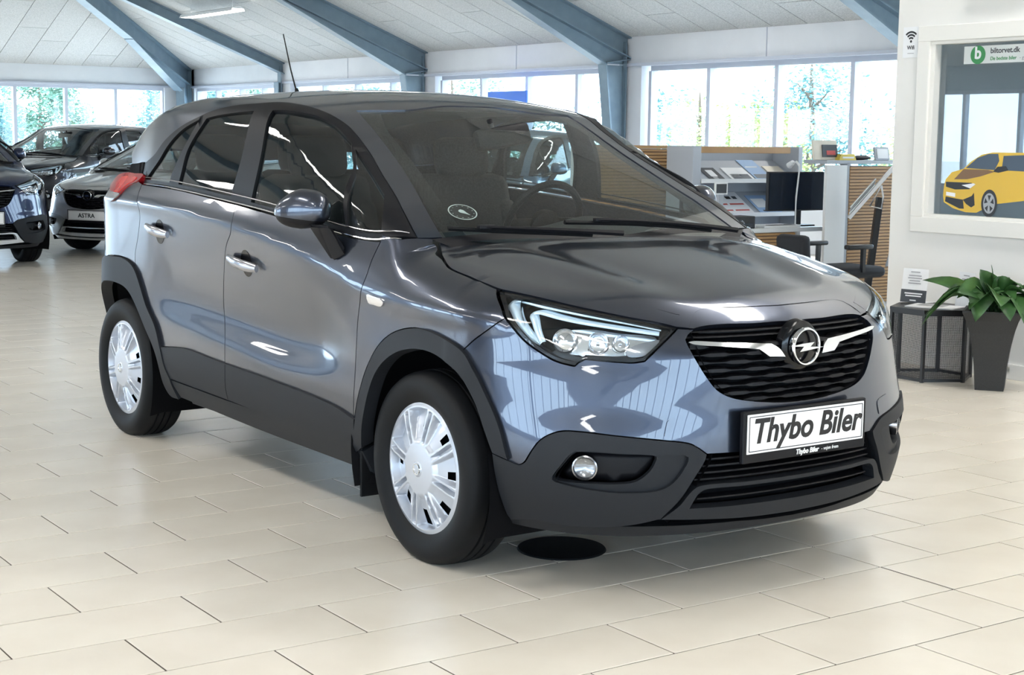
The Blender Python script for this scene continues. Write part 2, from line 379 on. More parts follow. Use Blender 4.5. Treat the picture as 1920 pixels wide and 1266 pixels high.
# office box with a window onto the hall
OX, OY1, OY0, OXB = 7.62, 6.82, -4.0, 12.2
wy0, wy1, wz0, wz1 = 3.9, 6.52, .925, 2.01
OZ = 4.9
wall('wall_office', [((OX + .06, .5*(wy1 + OY1), OZ/2), (.12, OY1 - wy1, OZ)), ((OX + .06, .5*(OY0 + wy0), OZ/2), (.12, wy0 - OY0, OZ)), ((OX + .06, .5*(wy0 + wy1), wz0/2), (.12, wy1 - wy0, wz0)), ((OX + .06, .5*(wy0 + wy1), .5*(wz1 + OZ)), (.12, wy1 - wy0, OZ - wz1)),
                     ((.5*(OX + OXB), OY1 - .06, OZ/2), (OXB - OX - .24, .12, OZ)), ((.5*(OX + OXB), OY0 + .06, OZ/2), (OXB - OX - .24, .12, OZ)),
                     ((OXB - .06, 1.4, .5), (.12, OY1 - OY0 - .0, 1.0)), ((OXB - .06, 1.4, 3.4), (.12, OY1 - OY0, 2.8)), ((OXB - .06, 6.6, 1.5), (.12, .4, 1.2)), ((OXB - .06, 4.55, 1.5), (.12, .14, 1.2)), ((OXB - .06, -.5, 1.5), (.12, 7, 1.2))], 'office_white')
tag(MB().box((.5*(OX + OXB), 1.4, 2.75), (OXB - OX - .3, OY1 - OY0 - .3, .05)).build('ceiling_office', 'wall_white'), kind='structure')
wo = tag(empty('window_office'), kind='structure')
def ring(name, y0, y1, z0, z1, w, x, t, m):
    mb = MB(); mb.box((x, .5*(y0+y1), z1 - w/2), (t, y1-y0, w), None, .004); mb.box((x, .5*(y0+y1), z0 + w/2), (t, y1-y0, w), None, .004); mb.box((x, y0 + w/2, .5*(z0+z1)), (t, w, z1-z0-2*w+.002), None, .004); mb.box((x, y1 - w/2, .5*(z0+z1)), (t, w, z1-z0-2*w+.002), None, .004)
    return mb.build(name, m, wo)
mat('frame_cream', (.80, .785, .745), .4)
ring('casing', wy0 - .115, wy1 + .115, wz0 - .09, wz1 + .09, .095, OX - .012, .03, 'frame_cream')
ring('window_frame', wy0 - .025, wy1 + .025, wz0 - .01, wz1 + .01, .035, OX + .025, .07, 'frame_cream')
MB().box((OX + .05, .5*(wy0 + wy1), .5*(wz0 + wz1)), (.008, wy1 - wy0, wz1 - wz0)).build('pane', 'office_pane', wo)
tag(MB().box((OX - .008, .5*(OY0 + OY1), .045), (.018, OY1 - OY0, .09), None, .003).build('baseboard_office', 'office_white'), kind='structure')
tag(MB().box((OX - .025, 6.05, 2.262), (.05, .40, .035), None, .004).build('trim_4', 'frame_cream'), kind='structure')

# strip lights hung under the slopes
def strip_light(x, y, L, z, label, group='ceiling strip lights', k=1., m='tube'):
    t = empty('ceiling_light', (x, y, z))
    prof = [(-.13, 0), (-.11, .05), (-.05, .075), (.05, .075), (.11, .05), (.13, 0), (.125, 0), (.105, .04), (-.105, .04), (-.125, 0)]
    mb = MB(); mb.poly([(a*k, -L/2, b) for a, b in prof], L, (0, 1, 0)); mb.build('lamp_body', 'enamel', t)
    MB().box((0, 0, .012), (.20*k, L - .04, .016)).build('diffuser', m, t)
    zt = EAVE + SLOPE*min(HX1 - x, x - HX0)
    for s in (-1, 1): MB().cyl((0, s*L*.4, .07), (0, s*L*.4, zt - z), .004, seg=6).build('hanger', 'enamel', t)
    tag(t, label, 'lamp', group)
strip_light(11.6, 26.5, 2.3, 3.53, 'white strip light under the sloping ceiling between the far beams')
for x, z in ((11.6, 3.53), (6.4, 4.9), (-1.4, 4.9), (-6.8, 3.5)):  # unseen strip lights, added to light the hall
    for y in (-7, -1.5, 4, 9.5, 15, 20.6, 26.5):
        if (x, y) == (11.6, 26.5) or (x > 7.6 and y < 8) or (6 < x < 7 and y > 6) or (-3 < x < 0 and y > 18): continue
        strip_light(x, y, 2.6, z, 'added wide white strip light hanging out of view to light the showroom', k=1. if x > 11 else 4., m='tube' if x > 11 else 'tube_wide')

# outside: paving and trees
tag(MB().box((10, 20, -.35), (240, 240, .1)).build('ground', 'paving'), kind='structure')
def leaf_mat(name, c1, c2):
    m = mat(name, c1, .6, rnd=0., noise=(1.2, c2, .35, .65)); return m
leaf_mat('leaf_blue', (.08, .19, .19), (.16, .30, .30)); leaf_mat('leaf_lime', (.22, .30, .09), (.40, .40, .16)); leaf_mat('leaf_mid', (.09, .19, .14), (.18, .30, .20))
def tree(name, label, loc, h, rad, m, n=1800, cone=False, group=None, leaf=.15, low=.12):
    t = empty(name, loc); r = np.random.default_rng(abs(hash((round(loc[0]*10), round(loc[1]*10)))) % 2**31)
    mb = MB(); mb.tube([(0, 0, -.3), (.03*h/5, 0, h*.4), (0, .04, h*.9)], [.035*h, .025*h, .006*h], 8)
    for k in range(9):
        a = r.uniform(0, 6.28); z = h*r.uniform(.15, .7); mb.tube([(0, 0, z), (rad*.45*(1 - z/h)*math.cos(a), rad*.45*(1 - z/h)*math.sin(a), z + .08*h)], [.012*h, .003*h], 5)
    mb.build('trunk', 'bark', t, True)
    # clumps of leaves
    nc = 44; cz = low + (.98 - low)*(1 - np.sqrt(r.uniform(0, 1, nc))) if cone else r.uniform(low, .98, nc)
    
    cr = rad*(1 - cz*.85) if cone else rad*np.sqrt(np.clip(1 - ((cz - .5)/.58)**2, .08, 1))
    ca = r.uniform(0, 6.283, nc); cc = np.stack([cr*.75*np.cos(ca), cr*.75*np.sin(ca), cz*h], 1)
    i = r.integers(0, nc, n); p = cc[i] + r.normal(0, 1, (n, 3))*np.array([rad*.17, rad*.17, h*.055]); p[:, 2] = np.clip(p[:, 2], .03*h, None)
    d = r.normal(0, 1, (n, 3)); d[:, 2] *= .5; d /= np.linalg.norm(d, axis=1, keepdims=True); e = np.cross(d, r.normal(0, 1, (n, 3))); e /= np.linalg.norm(e, axis=1, keepdims=True)
    L = leaf*r.uniform(.6, 1.3, n)[:, None]; Wd = L*.36
    V = np.stack([p - d*L*.5, p + e*Wd*.5, p + d*L*.5, p - e*Wd*.5], 1).reshape(-1, 3)
    o = link('foliage', mesh_from('foliage', V, np.arange(4*n).reshape(-1, 4)), t, m); o['kind'] = 'stuff'
    tag(t, label, 'tree', group)
    return t
tree('conifer', 'tall blue-green conifer filling the second window from the office wall', (21.5, 21.3, -.3), 3.6, 2.0, 'leaf_blue', 12000, True, leaf=.12)
tree('shrub', 'lime green shrub low in front of the tall blue-green conifer', (18.2, 18.9, -.3), 2.2, .95, 'leaf_lime', 4500, leaf=.11)
tree('conifer', 'yellowish conifer left of the tall blue-green one, behind the brochure shelf', (21.8, 24.8, -.3), 3.0, 1.4, 'leaf_lime', 7000, True, leaf=.11)
tree('shrub', 'low round shrub outside the window next to the big steel column', (17.9, 24.4, -.3), 2.1, 1.1, 'leaf_mid', 4500, leaf=.11)
tree('conifer', 'slender conifer in the window closest to the office wall', (21.0, 17.6, -.3), 2.9, 1.6, 'leaf_mid', 7000, True, leaf=.11)
tree('shrub', 'lime green shrub outside the window closest to the office wall', (18.0, 15.2, -.3), 2.1, 1.1, 'leaf_lime', 4500, leaf=.11)
tree('shrub', 'bluish shrub far out behind the leftmost pane of the nearest window bay', (24.0, 29.3, -.3), 2.7, 2.3, 'leaf_blue', 8000, leaf=.13)
tree('tree', 'small green tree seen over the roof of the grey crossover car', (24, 38, -.3), 3.8, 1.8, 'leaf_mid', 5000)
for k, (x, y, h) in enumerate([(15.2, 56, 3.6), (19.8, 62, 3.9), (23.2, 55, 3.5), (27.8, 62, 3.9), (31.6, 55, 3.6)]):
    tree('tree', ['bluish leafy tree at the picture edge beyond the far window wall', 'green leafy tree behind the navy SUV beyond the far window wall', 'bluish leafy tree over the dark SUV roof beyond the far window wall', 'green leafy tree behind the far corner beam beyond the window wall', 'bluish leafy tree past the hall corner beyond the windows'][k], (x, y, -.3), h, 2.0, 'leaf_mid' if k % 2 else 'leaf_blue', 12000, False, 'trees beyond the far wall', .2)

# ---------------------------------------------------------------- car body surfaces (car space: x forward, y left, z up)
def pchip_eval(xs, ys, q):
    """monotone cubic through nodes; xs, ys shape (N,K) or (K,), q shape (N,)"""
    q = np.asarray(q, float)
    xs = np.broadcast_to(np.asarray(xs, float), q.shape + (np.shape(xs)[-1],))
    ys = np.broadcast_to(np.asarray(ys, float), xs.shape)
    h = np.diff(xs, axis=-1); d = np.diff(ys, axis=-1) / h
    m = np.zeros_like(ys)
    h0, h1, d0, d1 = h[..., :-1], h[..., 1:], d[..., :-1], d[..., 1:]
    w1, w2 = 2 * h1 + h0, h1 + 2 * h0
    ok = d0 * d1 > 0
    with np.errstate(divide='ignore', invalid='ignore'):
        m[..., 1:-1] = np.where(ok, (w1 + w2) / (w1 / np.where(ok, d0, 1) + w2 / np.where(ok, d1, 1)), 0)
    m[..., 0] = d[..., 0]; m[..., -1] = d[..., -1]
    k = np.clip((q[..., None] >= xs).sum(-1) - 1, 0, xs.shape[-1] - 2)
    g = lambda a: np.take_along_axis(a, k[..., None], -1)[..., 0]
    k1 = k + 1
    g1 = lambda a: np.take_along_axis(a, k1[..., None], -1)[..., 0]
    x0, x1, y0, y1, m0, m1 = g(xs), g1(xs), g(ys), g1(ys), g(m), g1(m)
    hh = x1 - x0; t = (q - x0) / hh; tc = np.clip(t, 0, 1)
    r = ((2*tc**3 - 3*tc**2 + 1) * y0 + (tc**3 - 2*tc**2 + tc) * hh * m0 + (-2*tc**3 + 3*tc**2) * y1 + (tc**3 - tc**2) * hh * m1)
    return r + np.where(t < 0, (q - x0) * m0, 0) + np.where(t > 1, (q - x1) * m1, 0)

def spl(pts):
    p = np.array(sorted(pts), float)
    return lambda q: pchip_eval(p[:, 0], p[:, 1], np.asarray(q, float))

def smax(a, b, k):
    h = np.clip(.5 + .5 * (a - b) / k, 0, 1)
    return a * h + b * (1 - h) + k * h * (1 - h)

XS, XR = .2, -2.55                         # where the front and rear rounding start
# side section: rows from the sill to the belt, each a curve along x
z_cr = spl([(-3.2, 1.06), (-2.6, 1.075), (-2.22, 1.069), (-1.35, 1.017), (-.814, .95), (-.523, .895), (-.38, .855), (-.1, .83), (.3, .82)])
y_cr = spl([(-3.2, .83), (-2.6, .872), (-2.0, .882), (-1.35, .886), (-.8, .884), (-.45, .878), (-.2, .874), (.05, .876), (.2, .874)])
z_bt = spl([(-3.2, 1.17), (-2.33, 1.162), (-1.9, 1.149), (-1.39, 1.115), (-1.0, 1.085), (-.5, 1.045), (-.24, 1.04), (.2, 1.03)])
y_bt = spl([(-3.2, .78), (-2.7, .815), (-2.33, .835), (-1.9, .848), (-1.4, .853), (-1.0, .852), (-.5, .838), (-.24, .815), (-.05, .79), (.2, .755)])
y_sc = spl([(-3.2, .86), (-2.5, .876), (-2.2, .874), (-1.95, .860), (-1.4, .847), (-.9, .841), (-.7, .844), (-.5, .861), (-.35, .872), (0, .878), (.2, .876)])
y_lo = spl([(-3.2, .86), (-2.5, .878), (-2.1, .877), (-1.4, .874), (-.8, .872), (-.4, .874), (0, .878), (.2, .876)])
z_sc = spl([(-3.2, .64), (-2.1, .67), (-1.4, .635), (-.9, .605), (-.5, .62), (.2, .64)])
def W(x, z):
    x, z = np.broadcast_arrays(np.asarray(x, float), np.asarray(z, float))
    xx = np.clip(x, -3.2, .2)
    zc, yc, zb, yb, ys, yl, zs = z_cr(xx), y_cr(xx), z_bt(xx), y_bt(xx), y_sc(xx), y_lo(xx), z_sc(xx)
    f = np.clip((xx + .45) / .55, 0, 1)                       # towards the bonnet the upper wing leans in more
    o = np.ones_like(zc)
    Z = np.stack([.17*o, .25*o, .33*o, .43*o, zs - .10, zs + .04, .5*(zs + .04) + .5*(zc - .03), zc - .035, zc + .012, zc + .45*(zb - zc), zb, zb + .13], -1)
    Y = np.stack([yl - .10, yl - .06, yl - .026, yl - .006, yl, ys, .5*ys + .5*yc - .0045, yc - .005, yc, yc - (yc - yb)*(.27 + .05*f), yb, yb - .062], -1)
    return pchip_eval(Z, Y, z)
x_fr = spl([(.10, .79), (.17, .815), (.22, .835), (.30, .85), (.42, .858), (.55, .858), (.66, .86), (.74, .858), (.79, .846), (.83, .822), (.87, .790), (.92, .748), (1.0, .67), (1.1, .56)])
n_fr = spl([(.1, 2.6), (.3, 2.5), (.45, 2.45), (.6, 2.2), (.72, 2.06), (.85, 2.0), (1.1, 2.0)])
x_re = spl([(.2, -3.20), (.3, -3.28), (.5, -3.31), (.65, -3.30), (.8, -3.26), (.95, -3.22), (1.1, -3.16), (1.3, -3.05)])
n_re = spl([(.2, 2.2), (.7, 2.24), (.9, 2.4), (1.1, 2.6)])
def g_low(x, y, z):
    ay = np.abs(y)
    w = W(np.clip(x, XR, XS), z)
    n = n_fr(z); a = x_fr(z) - XS
    dx = np.maximum(x - XS, 0) / a; dr = np.maximum(XR - x, 0) / (XR - x_re(z))
    nn = np.where(x > XS, n, n_re(z))
    rho = (np.maximum(dx, dr) ** nn + (ay / w) ** nn) ** (1 / nn)
    return (rho - 1) * np.minimum(w, np.where(x > XS, a, .74))
h_c = spl([(.95, .70), (.86, .785), (.82, .829), (.79, .857), (.74, .883), (.66, .909), (.5, .945), (.3, .983), (.1, 1.017), (-.05, 1.04), (-.15, 1.052)])
def H(x, y):
    ay = np.abs(y)
    s = x + .13 * ay ** 2 + .10 * ay ** 4
    z = h_c(s) - .02 * (ay / .6) ** 2
    cr = .52 - .18 * np.clip(x, -.1, .8)                       # two soft ridges run down the bonnet
    fade = np.clip((x + .1) / .2, 0, 1) * np.clip((.75 - x) / .3, 0, 1)
    z = z + .011 * np.exp(-((ay - cr) / .09) ** 2) * fade - .007 * np.exp(-((ay - cr + .15) / .10) ** 2) * fade
    return z + 6 * np.maximum(-.10 - x, 0) ** 2
def g_body(x, y, z):
    return smax(g_low(x, y, z), (z - H(x, y)) * .93, .085)
# greenhouse
t_c = spl([(.35, .80), (.15, .925), (-.03, 1.025), (-.3, 1.168), (-.6, 1.324), (-.85, 1.446), (-.99, 1.503), (-1.15, 1.541), (-1.4, 1.569), (-1.7, 1.580), (-2.0, 1.578), (-2.3, 1.558),
           (-2.55, 1.520), (-2.72, 1.47), (-2.85, 1.38), (-2.95, 1.27), (-3.05, 1.13), (-3.2, .85)])
def T(x, y):
    ay = np.abs(y)
    fw = np.clip((x + 1.7) / 1.0, 0, 1); rw = np.clip((-1.9 - x) / .8, 0, 1)
    s = x + .16 * ay ** 2 * fw - .26 * ay ** 2 * rw
    return t_c(s) - .030 * (ay / .55) ** 2 * np.clip((-.2 - x) / .6, .25, 1)
w_g = [(1.0, .862), (1.06, .855), (1.12, .846), (1.2, .833), (1.3, .812), (1.4, .782), (1.5, .738), (1.58, .69), (1.7, .58)]
w_gz = spl(w_g)
p_g = spl([(.3, .86), (0, .915), (-.1, .925), (-.3, .952), (-.6, .995), (-1.0, 1.006), (-1.5, 1.002), (-2.0, .99), (-2.3, .968), (-2.6, .908), (-2.8, .88), (-3.0, .81), (-3.3, .65)])
def g_green(x, y, z):
    ay = np.abs(y)
    zs = z - .55 * (z_bt(np.clip(x, -3.2, .2)) - 1.085)         # belt rises towards the rear
    return smax((ay - w_gz(zs) * p_g(x)) * .92, (z - T(x, y)) * .9, .06)

# parametrisations: (u,v) -> origin, direction
RF = .74
def par_wall(u, v):      # u: x on the flank; beyond XS it turns the corner
    u = np.asarray(u, float); v = np.asarray(v, float)
    th = np.clip((u - XS) / RF, 0, np.pi / 2)
    tr = np.clip((XR - u) / RF, 0, np.pi / 2)
    ox = np.where(u > XS, XS, np.where(u < XR, XR, u))
    o = np.stack([ox, 0 * u, v], -1)
    d = np.stack([np.sin(th) - np.sin(tr), -np.cos(th) * np.cos(tr), 0 * u], -1)
    return o, d
def inv_wall(P):
    x, y, z = P[..., 0], P[..., 1], P[..., 2]
    u = np.where(x > XS, XS + RF * np.arctan2(x - XS, -y), np.where(x < XR, XR - RF * np.arctan2(XR - x, -y), x))
    return np.stack([u, z], -1)
RG, ZA = .75, .80
def par_arch(u, v, za=ZA):      # v: arc around a lengthwise axis, 0 = top centre, grows towards the near (right) flank
    u = np.asarray(u, float); v = np.asarray(v, float)
    ph = v / RG
    o = np.stack([u, 0 * u, 0 * u + za], -1)
    return o, np.stack([0 * u, -np.sin(ph), np.cos(ph)], -1)
def inv_arch(P, za=ZA):
    return np.stack([P[..., 0], RG * np.arctan2(-P[..., 1], P[..., 2] - za)], -1)
def par_hood(u, v): return par_arch(u, v, .35)
def inv_hood(P): return inv_arch(P, .35)
PARS = {'wall': (par_wall, inv_wall, g_body), 'side': (par_wall, inv_wall, g_low), 'arch': (par_arch, inv_arch, g_green), 'hood': (par_hood, inv_hood, g_body)}
def solve(kind, u, v, off=0.):
    par, _, g = PARS[kind]
    o, d = par(u, v)
    lo = np.full(len(o), .02); hi = np.full(len(o), 1.6)
    f = lambda r: g(*(o + r[:, None] * d).T) - off
    flo, fhi = f(lo), f(hi)
    for _ in range(9):                                     # bracket, then false position (Illinois)
        mid = .5 * (lo + hi); fm = f(mid); s = fm > 0
        hi = np.where(s, mid, hi); fhi = np.where(s, fm, fhi); lo = np.where(s, lo, mid); flo = np.where(s, flo, fm)
    for _ in range(7):
        mid = np.clip((lo * fhi - hi * flo) / np.where(np.abs(fhi - flo) < 1e-12, 1e-12, fhi - flo), lo, hi); fm = f(mid); s = fm > 0
        hi, lo = np.where(s, mid, hi), np.where(s, lo, mid)
        fhi, flo = np.where(s, fm, fhi * .5), np.where(s, flo * .5, fm)
        e = .25 * (hi - lo); 
    r = np.where(np.abs(fhi) < np.abs(flo), hi, lo)
    r = np.clip((lo * f(hi) - hi * f(lo)) / np.where(np.abs(f(hi) - f(lo)) < 1e-12, 1e-12, f(hi) - f(lo)), lo, hi)
    return o + r[:, None] * d
def grad(kind, P, e=8e-3):
    g = PARS[kind][2]
    G = np.stack([g(*(P + e * np.eye(3)[i]).T) - g(*(P - e * np.eye(3)[i]).T) for i in range(3)], -1)
    return G / np.maximum(np.linalg.norm(G, axis=-1, keepdims=True), 1e-9)

# outlines of the body panels on those surfaces (metres)
TAB = {
'fender': ('wall', [[[-0.4031,0.4137],[-0.3831,0.5533],[-0.3767,0.6762],[-0.3687,0.7623],[-0.3371,0.8622],[-0.3194,0.9113],[-0.3082,0.9714],[-0.2995,1.0076],[-0.2932,1.0341],[-0.2944,1.053]],[[-0.2109,1.043],[-0.1817,1.0482],[-0.1657,1.0451]],[[-0.1657,1.0451],[-0.1524,1.0328],[-0.1071,1.008],[-0.0258,0.9875],[0.052,0.9654],[0.1723,0.9451],[0.2989,0.9206]],[[0.301,0.9196],[0.3154,0.9085],[0.3662,0.8725],[0.3925,0.8438]],[[0.3925,0.8438],[0.3554,0.8124],[0.3031,0.7714],[0.2577,0.73]],[[0.2577,0.73],[0.1433,0.7642],[-0.0143,0.7727],[-0.18,0.7227],[-0.2915,0.6201],[-0.366,0.488],[-0.4049,0.3977]]]),
'door_front': ('side', [[[-0.2944,1.053],[-0.2932,1.0341],[-0.2995,1.0076],[-0.3082,0.9714],[-0.3194,0.9113],[-0.3371,0.8622],[-0.3687,0.7623],[-0.3767,0.6762],[-0.3831,0.5533],[-0.4031,0.4137]],[[-0.4031,0.4137],[-0.5378,0.4404],[-1.0152,0.4681],[-1.4242,0.4802]],[[-1.4242,0.4802],[-1.421,0.5559],[-1.4783,0.6906],[-1.4445,0.8366],[-1.3917,0.9478],[-1.3267,1.0182],[-1.3447,1.1116]],[[-1.3447,1.1116],[-1.0112,1.0839],[-0.5268,1.0383],[-0.3839,1.0319],[-0.2918,1.0353],[-0.2944,1.053]]]),
'door_rear': ('side', [[[-1.3447,1.1116],[-1.3267,1.0182],[-1.3917,0.9478],[-1.4445,0.8366],[-1.4783,0.6906],[-1.421,0.5559],[-1.4242,0.4802]],[[-1.4242,0.4802],[-1.6332,0.4891],[-1.8013,0.4969],[-1.8632,0.4937],[-2.0732,0.4731]],[[-2.0732,0.4731],[-2.1214,0.5444],[-2.1977,0.6111],[-2.2623,0.6635],[-2.3186,0.7293],[-2.3404,0.8455],[-2.3058,0.9259],[-2.2743,1.0364],[-2.3373,1.1593]],[[-2.3373,1.1593],[-1.9184,1.1485],[-1.392,1.1144],[-1.3447,1.1116]]]),
'clad_front': ('side', [[[-0.3854,0.4174],[-0.5198,0.444],[-0.9958,0.4714],[-1.4034,0.4835]],[[-1.4034,0.4835],[-1.4109,0.4439],[-1.4276,0.3657],[-1.431,0.33]],[[-1.431,0.33],[-0.9702,0.3132],[-0.5297,0.298],[-0.4706,0.2946],[-0.4115,0.3403],[-0.3854,0.4174]]]),
'clad_rear': ('side', [[[-1.4034,0.4835],[-1.6117,0.4924],[-1.7792,0.5001],[-1.841,0.4969],[-2.0501,0.4764]],[[-2.0501,0.4764],[-2.0391,0.4034],[-2.0074,0.3417]],[[-2.0074,0.3417],[-1.431,0.33]],[[-1.431,0.33],[-1.4276,0.3657],[-1.4109,0.4439],[-1.4034,0.4835]]]),
'bumper': ('wall', [[[0.2577,0.73],[0.3031,0.7714],[0.3554,0.8124],[0.3925,0.8438]],[[0.3925,0.8438],[0.4131,0.8241],[0.4526,0.7821],[0.5022,0.7485],[0.544,0.7259],[0.5951,0.7136]],[[0.5951,0.7136],[0.6062,0.7257],[0.6227,0.735]],[[0.6227,0.735],[0.697,0.7295],[0.7558,0.727],[0.7839,0.7314]],[[0.7839,0.7314],[0.831,0.7775],[0.8821,0.8234]],[[0.8821,0.8234],[0.9389,0.8201]],[[0.9389,0.8201],[0.9153,0.8029],[0.9078,0.7921],[0.9223,0.7637],[0.9449,0.7259],[0.9799,0.6761],[1.0105,0.6429],[1.0488,0.622],[1.1082,0.6072],[1.2559,0.5907],[1.3435,0.5875]],[[1.3624,0.588],[1.3624,0.447]],[[1.2885,0.4352],[1.1079,0.4471],[0.9798,0.451]],[[0.9798,0.451],[0.9502,0.4715],[0.9218,0.4864],[0.8449,0.499],[0.7217,0.514],[0.6209,0.5249],[0.58,0.525],[0.5531,0.5166],[0.5217,0.4944],[0.4966,0.455],[0.4789,0.4225],[0.4632,0.4121],[0.4291,0.421]],[[0.4291,0.421],[0.4005,0.52],[0.3451,0.6203],[0.3122,0.6702],[0.2577,0.73]]]),
'lower_clad': ('wall', [[[0.9782,0.4524],[0.9489,0.4729],[0.9209,0.4878],[0.8448,0.5003],[0.7228,0.5154],[0.623,0.5262],[0.5825,0.5264],[0.5559,0.5181],[0.525,0.496],[0.5003,0.4568],[0.483,0.4243],[0.4676,0.4141],[0.434,0.4231]],[[0.434,0.4231],[0.3844,0.437]],[[0.3844,0.437],[0.3922,0.3023],[0.3994,0.2354],[0.4084,0.2245]],[[0.4084,0.2245],[0.4856,0.2371],[0.5224,0.2356],[0.5799,0.2308],[0.6531,0.231],[0.7241,0.2353],[0.7853,0.245],[0.8431,0.2588]],[[0.8431,0.2588],[0.899,0.3177],[0.9403,0.3809],[0.9742,0.4353],[0.9782,0.4524]]]),
'arch_front': ('wall', [[[-0.3781,0.4034],[-0.3402,0.493],[-0.2661,0.6243],[-0.1562,0.7263],[0.0087,0.776],[0.1646,0.7675],[0.2732,0.7332],[0.3252,0.6734],[0.3569,0.6236],[0.4106,0.5236],[0.4388,0.4251]],[[0.4388,0.4251],[0.3901,0.4392]],[[0.3901,0.4392],[0.3698,0.4905],[0.3228,0.5917],[0.2609,0.6646],[0.1524,0.7049],[0.0161,0.7085],[-0.1123,0.673],[-0.2174,0.6007],[-0.294,0.4692],[-0.361,0.3207]],[[-0.361,0.3207],[-0.4299,0.2926],[-0.3781,0.4034]]]),
'arch_rear_o': ('side', [[[-2.5782,0.8293],[-2.4517,0.8288],[-2.3251,0.7922],[-2.1845,0.6404],[-2.0862,0.5575],[-2.0415,0.4622],[-2.0182,0.3877],[-1.9907,0.3397]]]),
'arch_rear_i': ('side', [[[-2.5337,0.7123],[-2.3854,0.6848],[-2.2049,0.5457],[-2.0902,0.4177],[-2.0772,0.26],[-1.9853,0.2494]]]),
'headlight': ('wall', [[[0.301,0.9196],[0.4408,0.9024],[0.5773,0.8799],[0.728,0.854],[0.8822,0.8254]],[[0.8822,0.8254],[0.8821,0.8234]],[[0.8821,0.8234],[0.831,0.7775],[0.7839,0.7314]],[[0.7839,0.7314],[0.7558,0.727],[0.697,0.7295],[0.6227,0.735]],[[0.6227,0.735],[0.6062,0.7257],[0.5951,0.7136]],[[0.5951,0.7136],[0.544,0.7259],[0.5022,0.7485],[0.4526,0.7821],[0.4131,0.8241],[0.3925,0.8438]],[[0.3925,0.8438],[0.3662,0.8725],[0.3154,0.9085],[0.301,0.9196]]]),
'grille': ('wall', [[[0.9393,0.8198],[0.9156,0.8026],[0.9081,0.7918],[0.9227,0.7635],[0.9453,0.7256],[0.9805,0.6758],[1.0112,0.6426],[1.0497,0.6216],[1.1093,0.6068],[1.2577,0.5903],[1.3457,0.587]],[[1.3624,0.588],[1.3624,0.826]],[[1.358,0.8261],[1.166,0.827],[0.9615,0.8244],[0.9393,0.8198]]]),
'intake_pts': ('wall', [[[1.2905,0.4347],[1.109,0.4466],[0.9804,0.4505]],[[0.9804,0.4505],[0.9764,0.4333],[0.9419,0.3788],[0.9,0.3154],[0.8433,0.2564]],[[0.8433,0.2564],[0.947,0.2396],[1.1464,0.2392],[1.3219,0.2337]]]),
'lip_frame': ('wall', [[[0.8432,0.257],[0.8999,0.3121],[0.9349,0.3387],[0.9542,0.3537],[0.9765,0.3575],[1.1307,0.351],[1.297,0.3449]],[[0.9233,0.2864],[0.9353,0.3063],[0.9464,0.3256],[0.9581,0.3365],[0.9845,0.3419],[1.1319,0.3379],[1.299,0.331]],[[0.9233,0.2864],[1.1377,0.2841],[1.3079,0.2782]]]),
'fog_outer': ('wall', [[[0.5558,0.3778],[0.582,0.429],[0.6014,0.4575],[0.6149,0.4683],[0.6439,0.4707],[0.7247,0.4659],[0.8389,0.4549],[0.9189,0.4469],[0.8961,0.395],[0.8641,0.3624],[0.826,0.3478],[0.7261,0.3443],[0.6577,0.3515],[0.5923,0.3643]]]),
'fog_inner': ('wall', [[[0.5556,0.3779],[0.5816,0.4259],[0.6005,0.4529],[0.6151,0.4633],[0.6421,0.4645],[0.7238,0.4597],[0.8255,0.45],[0.8229,0.4341],[0.8101,0.4088],[0.7718,0.3765],[0.725,0.3686],[0.6562,0.3681],[0.5899,0.3709]]]),
'fog_lamp': ('wall', [[[0.6333,0.4144]]]),
'tow_cover': ('wall', [[[0.8604,0.5579],[0.9165,0.5485]],[[0.9165,0.5485],[0.93,0.5401],[0.9318,0.5321]],[[0.9318,0.5321],[0.9223,0.4884]],[[0.9223,0.4884],[0.845,0.5014]],[[0.845,0.5014],[0.8508,0.5401]],[[0.8508,0.5401],[0.8536,0.5556],[0.8604,0.5579]]]),
'marker': ('wall', [[[-0.2945,0.8548],[-0.2487,0.8535],[-0.2074,0.8483],[-0.1875,0.8378],[-0.2049,0.8237],[-0.254,0.8243],[-0.2883,0.8283]]]),
'hood': ('hood', [[[-0.1657,0.5779],[-0.1524,0.5905],[-0.1071,0.6156],[-0.0258,0.6481],[0.052,0.673],[0.1723,0.6853],[0.3022,0.6948]],[[0.3045,0.6961],[0.4369,0.6782],[0.5527,0.6542],[0.6576,0.6068],[0.74,0.5333]],[[0.74,0.5333],[0.7604,0.4912]],[[0.7604,0.4912],[0.7623,0.4651],[0.7923,0.2458],[0.8015,0.0087]],[[0.822,0.0],[-0.055,0.0]],[[-0.0609,0.0919],[-0.1283,0.3829],[-0.1668,0.5659],[-0.1657,0.5779]]]),
'dlo': ('arch', [[[-0.1873,0.9371],[-0.3959,0.8169],[-0.5966,0.7148],[-0.686,0.6688],[-0.8131,0.6126],[-0.9153,0.5769],[-1.0145,0.5634],[-1.1341,0.5618],[-1.2447,0.5724],[-1.3722,0.5961],[-1.5547,0.6106],[-1.7531,0.6312],[-1.8425,0.6462],[-2.044,0.683],[-2.1849,0.7239],[-2.2808,0.7663],[-2.423,0.7914]],[[-2.423,0.7914],[-2.4307,0.8232],[-2.4518,0.8572]],[[-2.4518,0.8572],[-1.9389,0.8773],[-1.3491,0.9088],[-1.0065,0.9297],[-0.8251,0.9427],[-0.5243,0.9639],[-0.3958,0.9678],[-0.3069,0.9627],[-0.1873,0.9371]]]),
